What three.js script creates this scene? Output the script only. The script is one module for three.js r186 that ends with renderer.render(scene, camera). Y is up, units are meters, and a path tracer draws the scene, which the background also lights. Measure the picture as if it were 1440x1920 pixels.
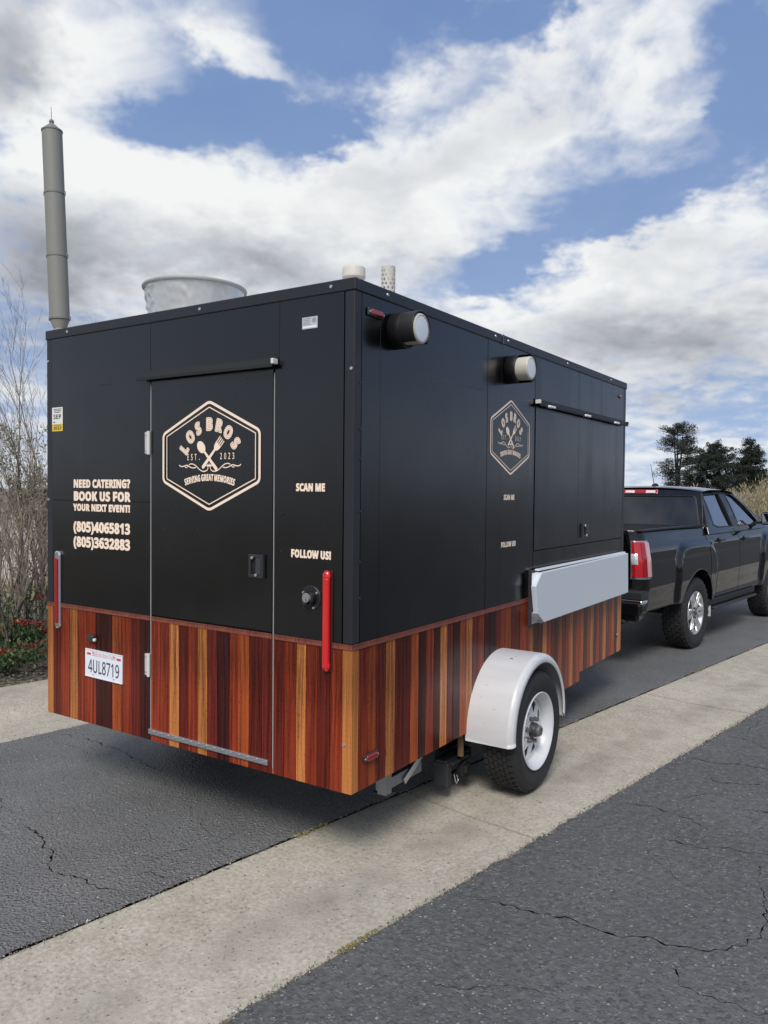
import * as THREE from 'three';
import { RoundedBoxGeometry } from 'three/addons/geometries/RoundedBoxGeometry.js';
import { mergeGeometries } from 'three/addons/utils/BufferGeometryUtils.js';
import { Brush, Evaluator, SUBTRACTION } from 'three-bvh-csg';

const rad = THREE.MathUtils.degToRad, { clamp, lerp, smoothstep } = THREE.MathUtils;
const scene = new THREE.Scene();

// ------------------------------------------------------------------ camera, exposure
const camera = new THREE.PerspectiveCamera(66.19, 0.75, 0.05, 3000);
camera.position.set(0, 1.74, 0);
camera.rotation.set(-rad(1.75), 0, 0);
const renderer = new THREE.WebGLRenderer();
renderer.toneMapping = THREE.LinearToneMapping;
renderer.toneMappingExposure = 2.3;
renderer.shadowMap.enabled = true;

// ------------------------------------------------------------------ noise
function rng(seed) { let s = seed >>> 0; return () => { s = (s + 0x6D2B79F5) >>> 0; let t = Math.imul(s ^ (s >>> 15), 1 | s); t = (t + Math.imul(t ^ (t >>> 7), 61 | t)) ^ t; return ((t ^ (t >>> 14)) >>> 0) / 4294967296; }; }
const PERM = new Uint8Array(512); { const r = rng(7), p = [...Array(256).keys()]; for (let i = 255; i > 0; i--) { const j = Math.floor(r() * (i + 1)); [p[i], p[j]] = [p[j], p[i]]; } for (let i = 0; i < 512; i++) PERM[i] = p[i & 255]; }
const GX = new Float32Array(256), GY = new Float32Array(256); for (let i = 0; i < 256; i++) { GX[i] = Math.cos(i / 256 * Math.PI * 2); GY[i] = Math.sin(i / 256 * Math.PI * 2); }
function perlin(x, y, per = 0) {                                   // 2D gradient noise, about -0.7..0.7; per = period in cells
  const xf = Math.floor(x), yf = Math.floor(y), fx = x - xf, fy = y - yf;
  let x0 = xf, x1 = xf + 1, y0 = yf, y1 = yf + 1;
  if (per) { x0 = ((x0 % per) + per) % per; x1 = ((x1 % per) + per) % per; y0 = ((y0 % per) + per) % per; y1 = ((y1 % per) + per) % per; }
  x0 &= 255; x1 &= 255; y0 &= 255; y1 &= 255;
  const u = fx * fx * fx * (fx * (fx * 6 - 15) + 10), v = fy * fy * fy * (fy * (fy * 6 - 15) + 10);
  const a = PERM[PERM[x0] + y0], b = PERM[PERM[x1] + y0], c = PERM[PERM[x0] + y1], d = PERM[PERM[x1] + y1];
  const n0 = GX[a] * fx + GY[a] * fy, n1 = GX[b] * (fx - 1) + GY[b] * fy, n2 = GX[c] * fx + GY[c] * (fy - 1), n3 = GX[d] * (fx - 1) + GY[d] * (fy - 1);
  return n0 + u * (n1 - n0) + v * (n2 - n0 + u * (n0 - n1 - n2 + n3));
}
function fbm(x, y, oct, gain = 0.5, per = 0) { let s = 0, a = 1, f = 1; for (let i = 0; i < oct; i++) { s += a * perlin(x * f + i * 17.3 * (per ? 0 : 1), y * f + i * 9.1 * (per ? 0 : 1), per ? per * f : 0); a *= gain; f *= 2; } return s; }

// ------------------------------------------------------------------ sky: blue air with broken cloud, bright near the veiled sun
const SUN_AZ = 190, SUN_EL = 49;                                    // degrees from straight ahead, and up
const sunDir = new THREE.Vector3(Math.sin(rad(SUN_AZ)) * Math.cos(rad(SUN_EL)), Math.sin(rad(SUN_EL)), -Math.cos(rad(SUN_AZ)) * Math.cos(rad(SUN_EL)));
{
  // cloud gaps, banks, thick and thin places: azimuth, elevation, two radii (degrees), turn, weight
  const NEG = [[-9.3, 24.3, 7.2, 1.8, 8, 1], [-16.3, 23.9, 2.7, 1.2, 0, .9], [-4.7, 30.1, 4.6, 2.2, 0, 1], [2.3, 30.8, 6.6, 2, 0, .9], [-10.8, 26.3, 3.8, 1.4, -10, .9], [-5.6, 22.9, 2.1, 2, 0, .7], [24.8, 22.6, 2.6, 3, 0, 1], [25.1, 25.8, 1.9, 2.2, 0, .9], [19.1, 19.1, 4.5, 1.3, 12, .9], [8.1, 15.4, 4, 1.5, 22, 1], [14.8, 18.2, 4, 1.6, 15, .9], [9.3, 29.5, 3.4, 1.2, 20, .6], [-14.8, 29, 1.5, 1, 0, .6], [24.8, 5.3, 3.5, .8, 5, .55], [21.2, 6.5, 2.7, .5, 8, .35], [22.5, 3.6, 4.7, .7, 0, .4], [13, 30.3, 3, 1.2, 0, .6], [58, 15, 19, 11, 0, 1.0], [62, 38, 24, 16, 0, 1.0]];
  const POS = [[-11.5, 28.3, 4.9, 1.5, -15, .8], [-22.2, 24.8, 5, 8.3, 0, 1], [-14.8, 20.3, 8, 2.6, -10, .9], [-2.7, 17.9, 9.3, 2.6, 0, .8], [8.5, 23.7, 9.9, 2.4, 15, .85], [19.1, 25.8, 3.8, 1.4, 20, .6], [20.5, 15.8, 7.5, 2.7, 12, 1], [16.3, 10.9, 15.1, 3.4, 0, 1], [-15.9, 15.2, 12.6, 3.6, 0, 1], [21.5, 28.9, 5.4, 1.3, 10, .45], [-.8, 21.7, 4.6, 2.9, 0, .75], [3.5, 26.5, 5, 1.1, 22, .5], [14, 29, 5, 1.0, 25, .55], [23, 24.6, 4, .8, 25, .5], [14.2, 18.3, 1.8, .7, 0, .7]];
  const THICK = [[-25.1, 25.8, 2.9, 5.4, 0, .8], [-24.5, 15, 5.2, 5.4, 0, .65], [-13.7, 16, 7.7, 2.2, 0, .6], [20.8, 9.9, 10.2, 2.6, -5, .55], [-3.1, 15, 7.8, 1.8, 0, .35], [-22.8, 9.8, 6.6, 2.3, 0, .4], [16.3, 6.5, 10.8, 1.2, 0, .4]];
  const BRIGHT = [[-18.4, 21, 5.3, 1.9, -10, 1], [-11.5, 21.3, 4.5, 1.7, -10, .8], [-20.5, 27.7, 4.1, 2.1, 0, .6], [16.3, 23.4, 6.1, 2, 15, .5], [10, 13.4, 5.3, 1.8, 12, .7], [-10.4, 28.3, 4.1, 1.4, 0, .6], [-2.7, 18.2, 5.8, 1.8, 0, .4], [-24, 21, 4, 3, 0, .9], [-15, 17.5, 8, 2.2, 0, .35], [6, 19.5, 7, 2, 15, .4], [24.1, 18.7, 3.9, 1.4, 5, .4]];
  const prep = (L) => L.map(([a, e, rx, ry, t, w]) => [a, e, 1 / rx, 1 / ry, Math.cos(rad(t)), Math.sin(rad(t)), w]);
  const N = prep(NEG), P = prep(POS), T = prep(THICK), B = prep(BRIGHT);
  const sum = (L, az, el) => { let s = 0; for (const [a, e, ix, iy, c, n, w] of L) { const dx = az - a, dy = el - e; if (dx > 40 || dx < -40) continue; const u = (dx * c + dy * n) * ix, v = (-dx * n + dy * c) * iy, q = u * u + v * v; if (q < 8) s += w * Math.exp(-q); } return s; };
  const W = 4096, H = 2048, data = new Float32Array(W * H * 4);
  for (let j = 0; j < H; j++) {
    const el = ((j + .5) / H - .5) * 180, ye = Math.sin(rad(el)), ce = Math.cos(rad(el));
    for (let i = 0; i < W; i++) {
      const k = (j * W + i) * 4;
      if (el < -1) { data[k] = .17; data[k + 1] = .172; data[k + 2] = .17; data[k + 3] = 1; continue; }
      const phi = ((i + .5) / W - .5) * 2 * Math.PI, dx = Math.cos(phi) * ce, dz = Math.sin(phi) * ce;
      let az = Math.atan2(dx, -dz) * 180 / Math.PI;
      const h = Math.max(ye, 0), q = 1 / (h + .22);
      let px = dx * q * 2.1, pz = dz * q * 2.1;
      const wx = fbm(px * 1.3 + 3.1, pz * 1.3 + 8.7, 4), wy = fbm(px * 1.3 + 21.4, pz * 1.3 + 1.9, 4);
      const n = fbm(px * 1.5 + .35 * wx + 4, pz * 1.5 + .35 * wy + 11, 8, .60);
      const fine = fbm(px * 5.5 + .5 * wx + 30, pz * 5.5 + .5 * wy + 50, 7, .64);
      const wa = az + 2.2 * wx + 1.8 * fine, we = el + 1.3 * wy + 1.1 * fbm(px * 6 + 70, pz * 6 + 20, 5, .6);
      const neg = sum(N, wa, we), pos = sum(P, wa, we);
      let cov = .22 + .52 * n + .25 * fine + .78 * pos - .90 * neg;
      cov += .25 * (1 - smoothstep(el, 0, 14)) - .1;
      const a = .10 + .90 * smoothstep(cov, -.30, .80);
      const body = smoothstep(cov, .3, 1.4);
      const th = clamp(.32 * body + .95 * sum(T, wa, we) - .6 * sum(B, az + 2 * wx, el + wy) + .28 * fbm(px * 1.5 + 80, pz * 1.5 + 3, 5, .5) - .12 * fine + .04, 0, 1);
      // blue air, paler towards the horizon
      const t = Math.pow(1 - h, 3.2), br = lerp(.036, .160, t), bg = lerp(.084, .225, t), bb = lerp(.205, .335, t);
      // cloud: white where thin or sunlit, grey where thick
      const g = lerp(.400, .142, Math.pow(th, .95)), cr = g * lerp(.985, .955, th), cg = g, cb = g * lerp(1.0, 1.12, th);
      let r = lerp(br, cr, a), gg = lerp(bg, cg, a), b = lerp(bb, cb, a);
      const cs = dx * sunDir.x + ye * sunDir.y + dz * sunDir.z, ang = Math.acos(clamp(cs, -1, 1)) * 180 / Math.PI;
      const gl = (.35 + .65 * a) * (3.0 * Math.exp(-ang * ang / 200) + .22 * Math.exp(-ang * ang / 900));
      r += gl; gg += gl * .985; b += gl * .95;
      data[k] = r; data[k + 1] = gg; data[k + 2] = b; data[k + 3] = 1;
    }
  }
  const sky = new THREE.DataTexture(data, W, H, THREE.RGBAFormat, THREE.FloatType);
  sky.mapping = THREE.EquirectangularReflectionMapping; sky.magFilter = THREE.LinearFilter; sky.minFilter = THREE.LinearFilter; sky.needsUpdate = true;
  scene.background = sky; scene.environment = sky;
}
const sun = new THREE.DirectionalLight(new THREE.Color(1, .95, .88), 1.0);
sun.position.copy(sunDir).multiplyScalar(60); sun.target.position.set(0, 0, -5);
sun.castShadow = true; sun.shadow.radius = 36; sun.shadow.mapSize.set(2048, 2048);
Object.assign(sun.shadow.camera, { left: -25, right: 25, top: 25, bottom: -25, near: 1, far: 160 });
scene.add(sun, sun.target);

// ------------------------------------------------------------------ helpers
const used = new Map();
function numbered(name) { const n = used.get(name) ?? -1; used.set(name, n + 1); return n < 0 ? name : `${name}_${String(n + 1).padStart(3, '0')}`; }
function tag(o, label, category, group) { o.userData.label = label; if (category) o.userData.category = category; if (group) o.userData.group = group; return o; }
function put(name, geo, mat, parent = scene) { const m = new THREE.Mesh(geo, mat); m.name = parent === scene ? numbered(name) : name; m.castShadow = m.receiveShadow = true; parent.add(m); return m; }
function struct(name, geo, mat) { const m = put(name, geo, mat); m.userData.kind = 'structure'; return m; }
function thing(name, label, category, group) { const g = new THREE.Group(); g.name = numbered(name); scene.add(g); tag(g, label, category, group); return g; }
const merge = (L) => mergeGeometries(L.map((g) => { const h = g.index ? g.toNonIndexed() : g; for (const k of Object.keys(h.attributes)) if (!['position', 'normal', 'uv'].includes(k)) h.deleteAttribute(k); if (!h.attributes.uv) h.setAttribute('uv', new THREE.BufferAttribute(new Float32Array(h.attributes.position.count * 2), 2)); return h; }));
const box = (w, h, d, x = 0, y = 0, z = 0) => new THREE.BoxGeometry(w, h, d).translate(x, y, z);
const rbox = (w, h, d, x = 0, y = 0, z = 0, r = .004, s = 2) => new RoundedBoxGeometry(w, h, d, s, Math.min(r, w / 2.01, h / 2.01, d / 2.01)).translate(x, y, z);
const cyl = (r0, r1, h, n = 24, open = false) => new THREE.CylinderGeometry(r0, r1, h, n, 1, open);
const col = (r, g, b) => new THREE.Color().setRGB(r, g, b);
const std = (r, g, b, rough = .6, o = {}) => new THREE.MeshStandardMaterial({ color: col(r, g, b), roughness: rough, ...o });
const phy = (r, g, b, rough = .6, o = {}) => new THREE.MeshPhysicalMaterial({ color: col(r, g, b), roughness: rough, ...o });
function extrude(pts, depth, bevel = 0, holes = []) {
  const s = new THREE.Shape(pts.map(([x, y]) => new THREE.Vector2(x, y)));
  for (const h of holes) s.holes.push(new THREE.Path(h.map(([x, y]) => new THREE.Vector2(x, y))));
  return new THREE.ExtrudeGeometry(s, { depth, bevelEnabled: bevel > 0, bevelThickness: bevel, bevelSize: bevel, bevelSegments: 2, bevelOffset: -bevel, curveSegments: 8 });
}
function dataTex(w, h, fn, srgb = false, repeat) {                  // fn(x, y, out) fills r g b in 0..1
  const d = new Uint8Array(w * h * 4), o = [0, 0, 0];
  for (let j = 0; j < h; j++) for (let i = 0; i < w; i++) { fn(i, j, o); const k = (j * w + i) * 4; d[k] = clamp(o[0], 0, 1) * 255; d[k + 1] = clamp(o[1], 0, 1) * 255; d[k + 2] = clamp(o[2], 0, 1) * 255; d[k + 3] = 255; }
  const t = new THREE.DataTexture(d, w, h, THREE.RGBAFormat); t.wrapS = t.wrapT = THREE.RepeatWrapping; t.magFilter = THREE.LinearFilter; t.minFilter = THREE.LinearMipmapLinearFilter; t.generateMipmaps = true; if (srgb) t.colorSpace = THREE.SRGBColorSpace; if (repeat) t.repeat.set(repeat[0], repeat[1]); t.needsUpdate = true; return t;
}
const toS = (v) => v <= .0031308 ? v * 12.92 : 1.055 * Math.pow(v, 1 / 2.4) - .055;
class GB {                                                          // loose triangles with vertex colours
  constructor() { this.p = []; this.c = []; }
  tri(a, b, c, k) { this.p.push(...a, ...b, ...c); for (let i = 0; i < 3; i++) this.c.push(...k); }
  quad(a, b, c, d, k) { this.tri(a, b, c, k); this.tri(a, c, d, k); }
  geo() { const g = new THREE.BufferGeometry(); g.setAttribute('position', new THREE.Float32BufferAttribute(this.p, 3)); g.setAttribute('color', new THREE.Float32BufferAttribute(this.c, 3)); g.computeVertexNormals(); return g; }
}

// ------------------------------------------------------------------ street: frame of the street (t along it, n to its right)
const SD = [Math.sin(rad(44)), -Math.cos(rad(44))], SN = [-SD[1], SD[0]];
const ST = (t, n) => [t * SD[0] + n * SN[0], t * SD[1] + n * SN[1]];

// textures of the ground, laid in metres
function speckle(w, count, seed, rmin, rmax, fn) { const r = rng(seed); for (let i = 0; i < count; i++) { const cx = r() * w, cy = r() * w, rr = rmin + (rmax - rmin) * Math.pow(r(), 2.2), e = .55 + r() * .45, th = r() * 3.14, c = Math.cos(th), s = Math.sin(th), v = r(), R = Math.ceil(rr + 1); for (let y = -R; y <= R; y++) for (let x = -R; x <= R; x++) { const u = (x * c + y * s) / rr, q = (-x * s + y * c) / (rr * e), d = u * u + q * q + .25 * Math.sin(4 * Math.atan2(q, u) + v * 9); if (d < 1) fn(((Math.floor(cy) + y + w) % w) * w + (Math.floor(cx) + x + w) % w, v, 1 - d); } } }
function asphaltTextures(w, metres, base, nStone, stone, nGrit, seed, fr = 128) {
  const c = new Float32Array(w * w * 3), b = new Float32Array(w * w), f = w / 512;
  for (let j = 0; j < w; j++) for (let i = 0; i < w; i++) {
    const k = j * w + i, big = fbm(i / w * 6, j / w * 6, 4, .5, 6), n = fbm(i / w * fr, j / w * fr, 3, .6, fr);
    const v = base * (1 + .22 * big + .35 * n); c[k * 3] = v; c[k * 3 + 1] = v; c[k * 3 + 2] = v * .985; b[k] = .40 + .3 * n;
  }
  speckle(w, nGrit, seed + 1, 1.2, 3.2 * f / 2, (k, v, d) => { const m = .62 + v * .85; c[k * 3] = base * m; c[k * 3 + 1] = base * m; c[k * 3 + 2] = base * m * .99; b[k] = Math.max(b[k], .30 + (.35 + .4 * v) * Math.sqrt(d)); });
  speckle(w, nStone, seed + 2, 1.0, stone[1], (k, v, d) => { const m = stone[0] * (.35 + .8 * v * v); c[k * 3] = m; c[k * 3 + 1] = m * .97; c[k * 3 + 2] = m * (.82 + .12 * v); b[k] = .6 + .3 * Math.sqrt(d); });
  const map = dataTex(w, w, (i, j, o) => { const k = (j * w + i) * 3; o[0] = toS(c[k]); o[1] = toS(c[k + 1]); o[2] = toS(c[k + 2]); }, true, [1 / metres, 1 / metres]);
  const bump = dataTex(w, w, (i, j, o) => { o[0] = o[1] = o[2] = b[j * w + i]; }, false, [1 / metres, 1 / metres]);
  return [map, bump];
}
const [aMapR, aBumpR] = asphaltTextures(2048, 4.3, .094, 22000, [.29, 2.9], 80000, 11);
const [aMapL, aBumpL] = asphaltTextures(1024, 2.7, .145, 3200, [.6, 2.0], 30000, 23, 220);
const asphaltR = new THREE.MeshStandardMaterial({ map: aMapR, bumpMap: aBumpR, bumpScale: .006, roughness: .86 });
const asphaltL = new THREE.MeshStandardMaterial({ map: aMapL, bumpMap: aBumpL, bumpScale: .016, roughness: .55 });
const concreteTex = (() => {
  const w = 2048, c = new Float32Array(w * w), h = new Float32Array(w * w), b = new Float32Array(w * w);
  for (let j = 0; j < w; j++) for (let i = 0; i < w; i++) {
    const k = j * w + i, big = fbm(i / w * 5, j / w * 5, 5, .55, 5), n = fbm(i / w * 200, j / w * 200, 2, .6, 200), m = fbm(i / w * 40, j / w * 40, 3, .5, 40);
    const band = Math.exp(-Math.pow(((j / w * 4.1 - 1.62 + .10 * perlin(i / w * 8, 3.3, 8)) / .10), 2)) * clamp(.6 + 1.6 * perlin(i / w * 16, 7.7, 16), 0, 1); c[k] = .40 * (1 - .20 * band * (1 + 2 * n)) * (1 + .16 * big + .27 * n + .12 * m); h[k] = .5 + .3 * m; b[k] = .5 + .35 * n;
  }
  speckle(w, 26000, 5, 1, 3.0, (k, v, d) => { c[k] *= v < .6 ? .42 + .6 * v : 1.0 + .3 * v; b[k] += (v < .5 ? -.3 : .15) * d; });
  speckle(w, 26, 6, 2, 6, (k, v, d) => { c[k] *= 1 - .55 * Math.min(1, d * 3); });
  return [dataTex(w, w, (i, j, o) => { const k = j * w + i; o[0] = toS(c[k]); o[1] = toS(c[k] * lerp(.885, .93, h[k])); o[2] = toS(c[k] * lerp(.69, .79, h[k])); }, true, [1 / 4.1, 1 / 4.1]),
    dataTex(w, w, (i, j, o) => { o[0] = o[1] = o[2] = b[j * w + i]; }, false, [1 / 4.1, 1 / 4.1])];
})();
const concrete = new THREE.MeshStandardMaterial({ map: concreteTex[0], bumpMap: concreteTex[1], bumpScale: .004, roughness: .9 });
const soilTex = dataTex(1024, 1024, (i, j, o) => { const n = fbm(i / 1024 * 60, j / 1024 * 60, 4, .65, 60), m = fbm(i / 1024 * 7, j / 1024 * 7, 3, .5, 7), v = .14 * (1 + 1.1 * n + .4 * m); o[0] = toS(v); o[1] = toS(v * .86); o[2] = toS(v * .70); }, true, [1 / 2.5, 1 / 2.5]);
const soilMat = new THREE.MeshStandardMaterial({ map: soilTex, bumpMap: soilTex, bumpScale: .03, roughness: .95 });
const crackDirt = std(.045, .040, .033, .95);

// flat sheet from an outline in plan, with cracks cut through it
function sheet(outline, y, holes = []) {
  const s = new THREE.Shape(outline.map(([x, z]) => new THREE.Vector2(x, -z)));
  for (const h of holes) s.holes.push(new THREE.Path(h.map(([x, z]) => new THREE.Vector2(x, -z))));
  return new THREE.ShapeGeometry(s).rotateX(-Math.PI / 2).translate(0, y, 0);
}
function crack(pts, width, seed) {                                  // a jagged thin outline along a polyline
  const r = rng(seed), L = [], R = [], path = []; width *= .72;
  for (let i = 0; i + 1 < pts.length; i++) { const [x0, z0] = pts[i], [x1, z1] = pts[i + 1], n = Math.max(2, Math.round(Math.hypot(x1 - x0, z1 - z0) / .022)); for (let k = 0; k < n; k++) path.push([lerp(x0, x1, k / n), lerp(z0, z1, k / n)]); }
  path.push(pts[pts.length - 1]);
  let ph = 0;
  for (let i = 0; i < path.length; i++) {
    const a = path[Math.max(0, i - 1)], b = path[Math.min(path.length - 1, i + 1)], dx = b[0] - a[0], dz = b[1] - a[1], q = Math.hypot(dx, dz) || 1, nx = -dz / q, nz = dx / q;
    ph = ph * .55 + (r() - .5) * .030; const e = Math.min(1, i / 4, (path.length - 1 - i) / 4), w = width * (.12 + .88 * e) * (.2 + 1.5 * r() * r()) * .6, o = e ? ph : 0;
    L.push([path[i][0] + nx * (o + w), path[i][1] + nz * (o + w)]); R.push([path[i][0] + nx * (o - w), path[i][1] + nz * (o - w)]);
  }
  return [...L, ...R.reverse()];
}
function edgeLine(n, t0, t1, amp, seed, step = .035) { const r = rng(seed), o = []; let p = 0; for (let t = t0; t <= t1; t += (t > -3 && t < 15 ? step : 1.5)) { p = p * .72 + (r() - .5) * amp; o.push(ST(t, n + p + .6 * amp * perlin(t * 1.3, seed))); } return o; }

const T0 = -30, T1 = 260;
// base earth reaching the horizon, just below the paving
const earth = struct('ground', new THREE.PlaneGeometry(3000, 3000).rotateX(-Math.PI / 2).translate(0, -.075, 0), (() => { const m = std(.17, .14, .09, .95); return m; })());
const CR = [
  [[.3, -3.3], [.48, -3.24], [.61, -3.17], [.75, -3.11], [.81, -3.04], [.9, -2.98], [1.02, -3], [1.1, -2.94], [1.2, -2.9], [1.29, -2.89], [1.4, -2.94], [1.51, -3.06], [1.6, -3.22], [1.64, -3.39]],
  [[1.31, -4.29], [1.45, -4.21], [1.58, -4.1], [1.64, -4.01], [1.66, -3.9]], [[1.38, -3.86], [1.51, -3.76], [1.66, -3.73], [1.83, -3.68], [1.97, -3.65], [2.3, -3.5]],
  [[1.91, -5.03], [2.1, -4.91], [2.24, -4.88], [2.36, -4.79], [2.6, -4.72]], [[1.92, -4.7], [1.99, -4.57], [2.25, -4.54], [2.5, -4.53]], [[2.4, -5.46], [2.51, -5.38], [2.55, -5.16], [2.58, -5.0]],
  [[2.79, -5.78], [2.6, -5.58]], [[.92, -2.92], [.95, -2.86], [1.05, -2.78], [1.04, -2.69], [1.12, -2.62], [1.22, -2.56], [1.4, -2.48]], [[1.66, -3.44], [1.72, -3.55], [1.8, -3.6]],
  [[1.62, -4.32], [1.8, -4.4], [1.86, -4.52]], [[.12, -2.72], [.3, -2.66], [.44, -2.7], [.62, -2.6]], [[2.1, -5.28], [2.25, -5.2], [2.3, -5.05]], [[1.15, -3.75], [1.28, -3.6], [1.3, -3.42], [1.42, -3.3]]];
const CL = [
  [[-1.88, -4.02], [-1.71, -3.86], [-1.56, -3.64], [-1.54, -3.55], [-1.46, -3.49], [-1.3, -3.4], [-1.15, -3.32]], [[-1.11, -3.61], [-.95, -3.71], [-.78, -3.83], [-.71, -3.96]], [[-1.13, -3.46], [-1.08, -3.51], [-.94, -3.4]],
  [[-2.27, -5.5], [-2.06, -5.37], [-1.93, -5.29], [-1.83, -5.2], [-1.7, -5.1], [-1.58, -4.98], [-1.52, -4.9], [-1.42, -4.81], [-1.34, -4.76]], [[-2.22, -5.28], [-2.0, -5.16], [-1.9, -5.06]],
  [[1.94, -7.43], [2.1, -7.32], [2.24, -7.13], [2.34, -6.98]], [[-1.12, -4.33], [-.97, -4.05], [-.88, -3.86]], [[-2.4, -4.5], [-2.2, -4.42], [-2.05, -4.2], [-1.92, -4.08]], [[-1.42, -3.42], [-1.5, -3.3], [-1.62, -3.22]]];
function addCracks(list, count, seed, t0, t1, n0, n1, len) {
  const r = rng(seed), clear = (p) => list.every((c) => c.every(([x, z]) => Math.hypot(x - p[0], z - p[1]) > .085));
  for (let tries = 0, made = 0; tries < 900 && made < count; tries++) {
    let [x, z] = ST(lerp(t0, t1, r()), lerp(n0, n1, r())), a = r() * 6.28; const L = len * (.3 + r()), pts = [[x, z]]; let ok = clear([x, z]);
    for (let q = 0; q < L && ok; q += .05) { a += (r() - .5) * .9; x += Math.cos(a) * .05; z += Math.sin(a) * .05; const n = x * SN[0] + z * SN[1]; if (n < n0 - .02 || n > n1 + .3 || !clear([x, z]) || pts.slice(0, -3).some(([u, v]) => Math.hypot(u - x, v - z) < .1)) ok = false; else pts.push([x, z]); }
    if (ok && pts.length > 3) { list.push(pts); made++; }
  }
}
const nR = CR.length, nL = CL.length;
addCracks(CR, 34, 201, 3.6, 9.0, -2.0, .6, .55); addCracks(CR, 14, 205, 1.2, 4, -1.9, .5, .35); addCracks(CL, 16, 203, .6, 5, -5.4, -3.2, .4);
const asphaltRight = struct('asphalt_road', sheet([...edgeLine(-2.112, T0, T1, .022, 31, .022), ...[[T1, 30], [T0, 30]].map(([t, n]) => ST(t, n))], .004, CR.map((c, i) => crack(c, i < nR ? [.011, .014, .012, .015, .010, .009, .008, .006, .007, .007, .005, .007, .005][i] : .024, 100 + i))), asphaltR);
const asphaltLeft = struct('asphalt_road', sheet([...edgeLine(-5.55, T0, T1, .008, 33), ...edgeLine(-3.004, T0, T1, .013, 35, .025).reverse()], .006, CL.map((c, i) => crack(c, i < nL ? [.012, .008, .006, .012, .007, .007, .005, .006, .005][i] : .008, 140 + i))), asphaltL);
struct('crack_bed', sheet([[T0, -5.7], [T1, -5.7], [T1, 30], [T0, 30]].map(([t, n]) => ST(t, n)), -.055), crackDirt);

// concrete slabs: the drain strip down the middle and the gutter, kerb and top along the planting
const slabRoot = new THREE.Group(); slabRoot.name = 'concrete_drain_strip'; slabRoot.userData.kind = 'structure'; scene.add(slabRoot);
const curbRoot = new THREE.Group(); curbRoot.name = 'concrete_kerb'; curbRoot.userData.kind = 'structure'; scene.add(curbRoot);
{
  const strip = (profile, t0, t1) => {                              // a slab with the given cross-section (n, y)
    const g = new THREE.BufferGeometry(), p = [], uv = [];
    const q = (a, b, c, d) => { for (const v of [a, b, c, a, c, d]) { p.push(...v); uv.push(v[0] * SD[0] + v[2] * SD[1], v[0] * SN[0] + v[2] * SN[1]); } };
    const pt = (t, [n, y]) => { const [x, z] = ST(t, n); return [x, y, z]; };
    for (let i = 0; i + 1 < profile.length; i++) q(pt(t0, profile[i]), pt(t0, profile[i + 1]), pt(t1, profile[i + 1]), pt(t1, profile[i]));
    for (const t of [t0, t1]) { const lo = profile.map(([n]) => pt(t, [n, -.06])); for (let i = 0; i + 1 < profile.length; i++) q(pt(t, profile[i]), lo[i], lo[i + 1], pt(t, profile[i + 1])); }
    g.setAttribute('position', new THREE.Float32BufferAttribute(p, 3)); g.setAttribute('uv', new THREE.Float32BufferAttribute(uv, 2)); g.computeVertexNormals(); return g;
  };
  const drain = []; for (let i = 0; i <= 16; i++) { const u = i / 16; drain.push([lerp(-2.998, -2.124, u), -.010 * Math.pow(1 - Math.abs(2 * u - 1), 1.2)]); } drain.unshift([-2.998, -.06]); drain.push([-2.124, -.06]);
  const kerb = [[-5.56, -.03], [-5.56, 0], [-5.95, .004], [-6.02, .012], [-6.12, .055], [-6.2, .082], [-6.3, .092], [-6.72, .10], [-6.74, .085], [-6.74, -.03]];
  for (let k = -5; k < 22; k++) { const t = 3.29 + 3.0 * k; put('concrete_slab', strip(drain, t + .008, t + 2.992), concrete, slabRoot); }
  put('concrete_slab', strip(drain, 3.29 + 66, 200), concrete, slabRoot);
  for (let k = -5; k < 22; k++) { const t = 4.4 + 3.0 * k; put('concrete_slab', strip(kerb, t + .004, t + 2.996), concrete, curbRoot); }
  put('concrete_slab', strip(kerb, 4.4 + 66, 200), concrete, curbRoot);
  // planting bed behind the kerb: uneven mulch
  const g = new THREE.PlaneGeometry(60, 5, 240, 40), P = g.attributes.position, uv = [];
  for (let i = 0; i < P.count; i++) { const t = P.getX(i) + 25, n = -6.7 - (P.getY(i) + 2.5), [x, z] = ST(t, n), e = Math.min(1, (-6.7 - n) / .5); P.setXYZ(i, x, .075 + e * (.07 + .05 * fbm(x * 1.5, z * 1.5, 3) + .03 * perlin(x * 9, z * 9)), z); uv.push(x, z); }
  g.setAttribute('uv', new THREE.Float32BufferAttribute(uv, 2)); g.computeVertexNormals(); struct('planting_bed', g, soilMat);
}

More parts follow.
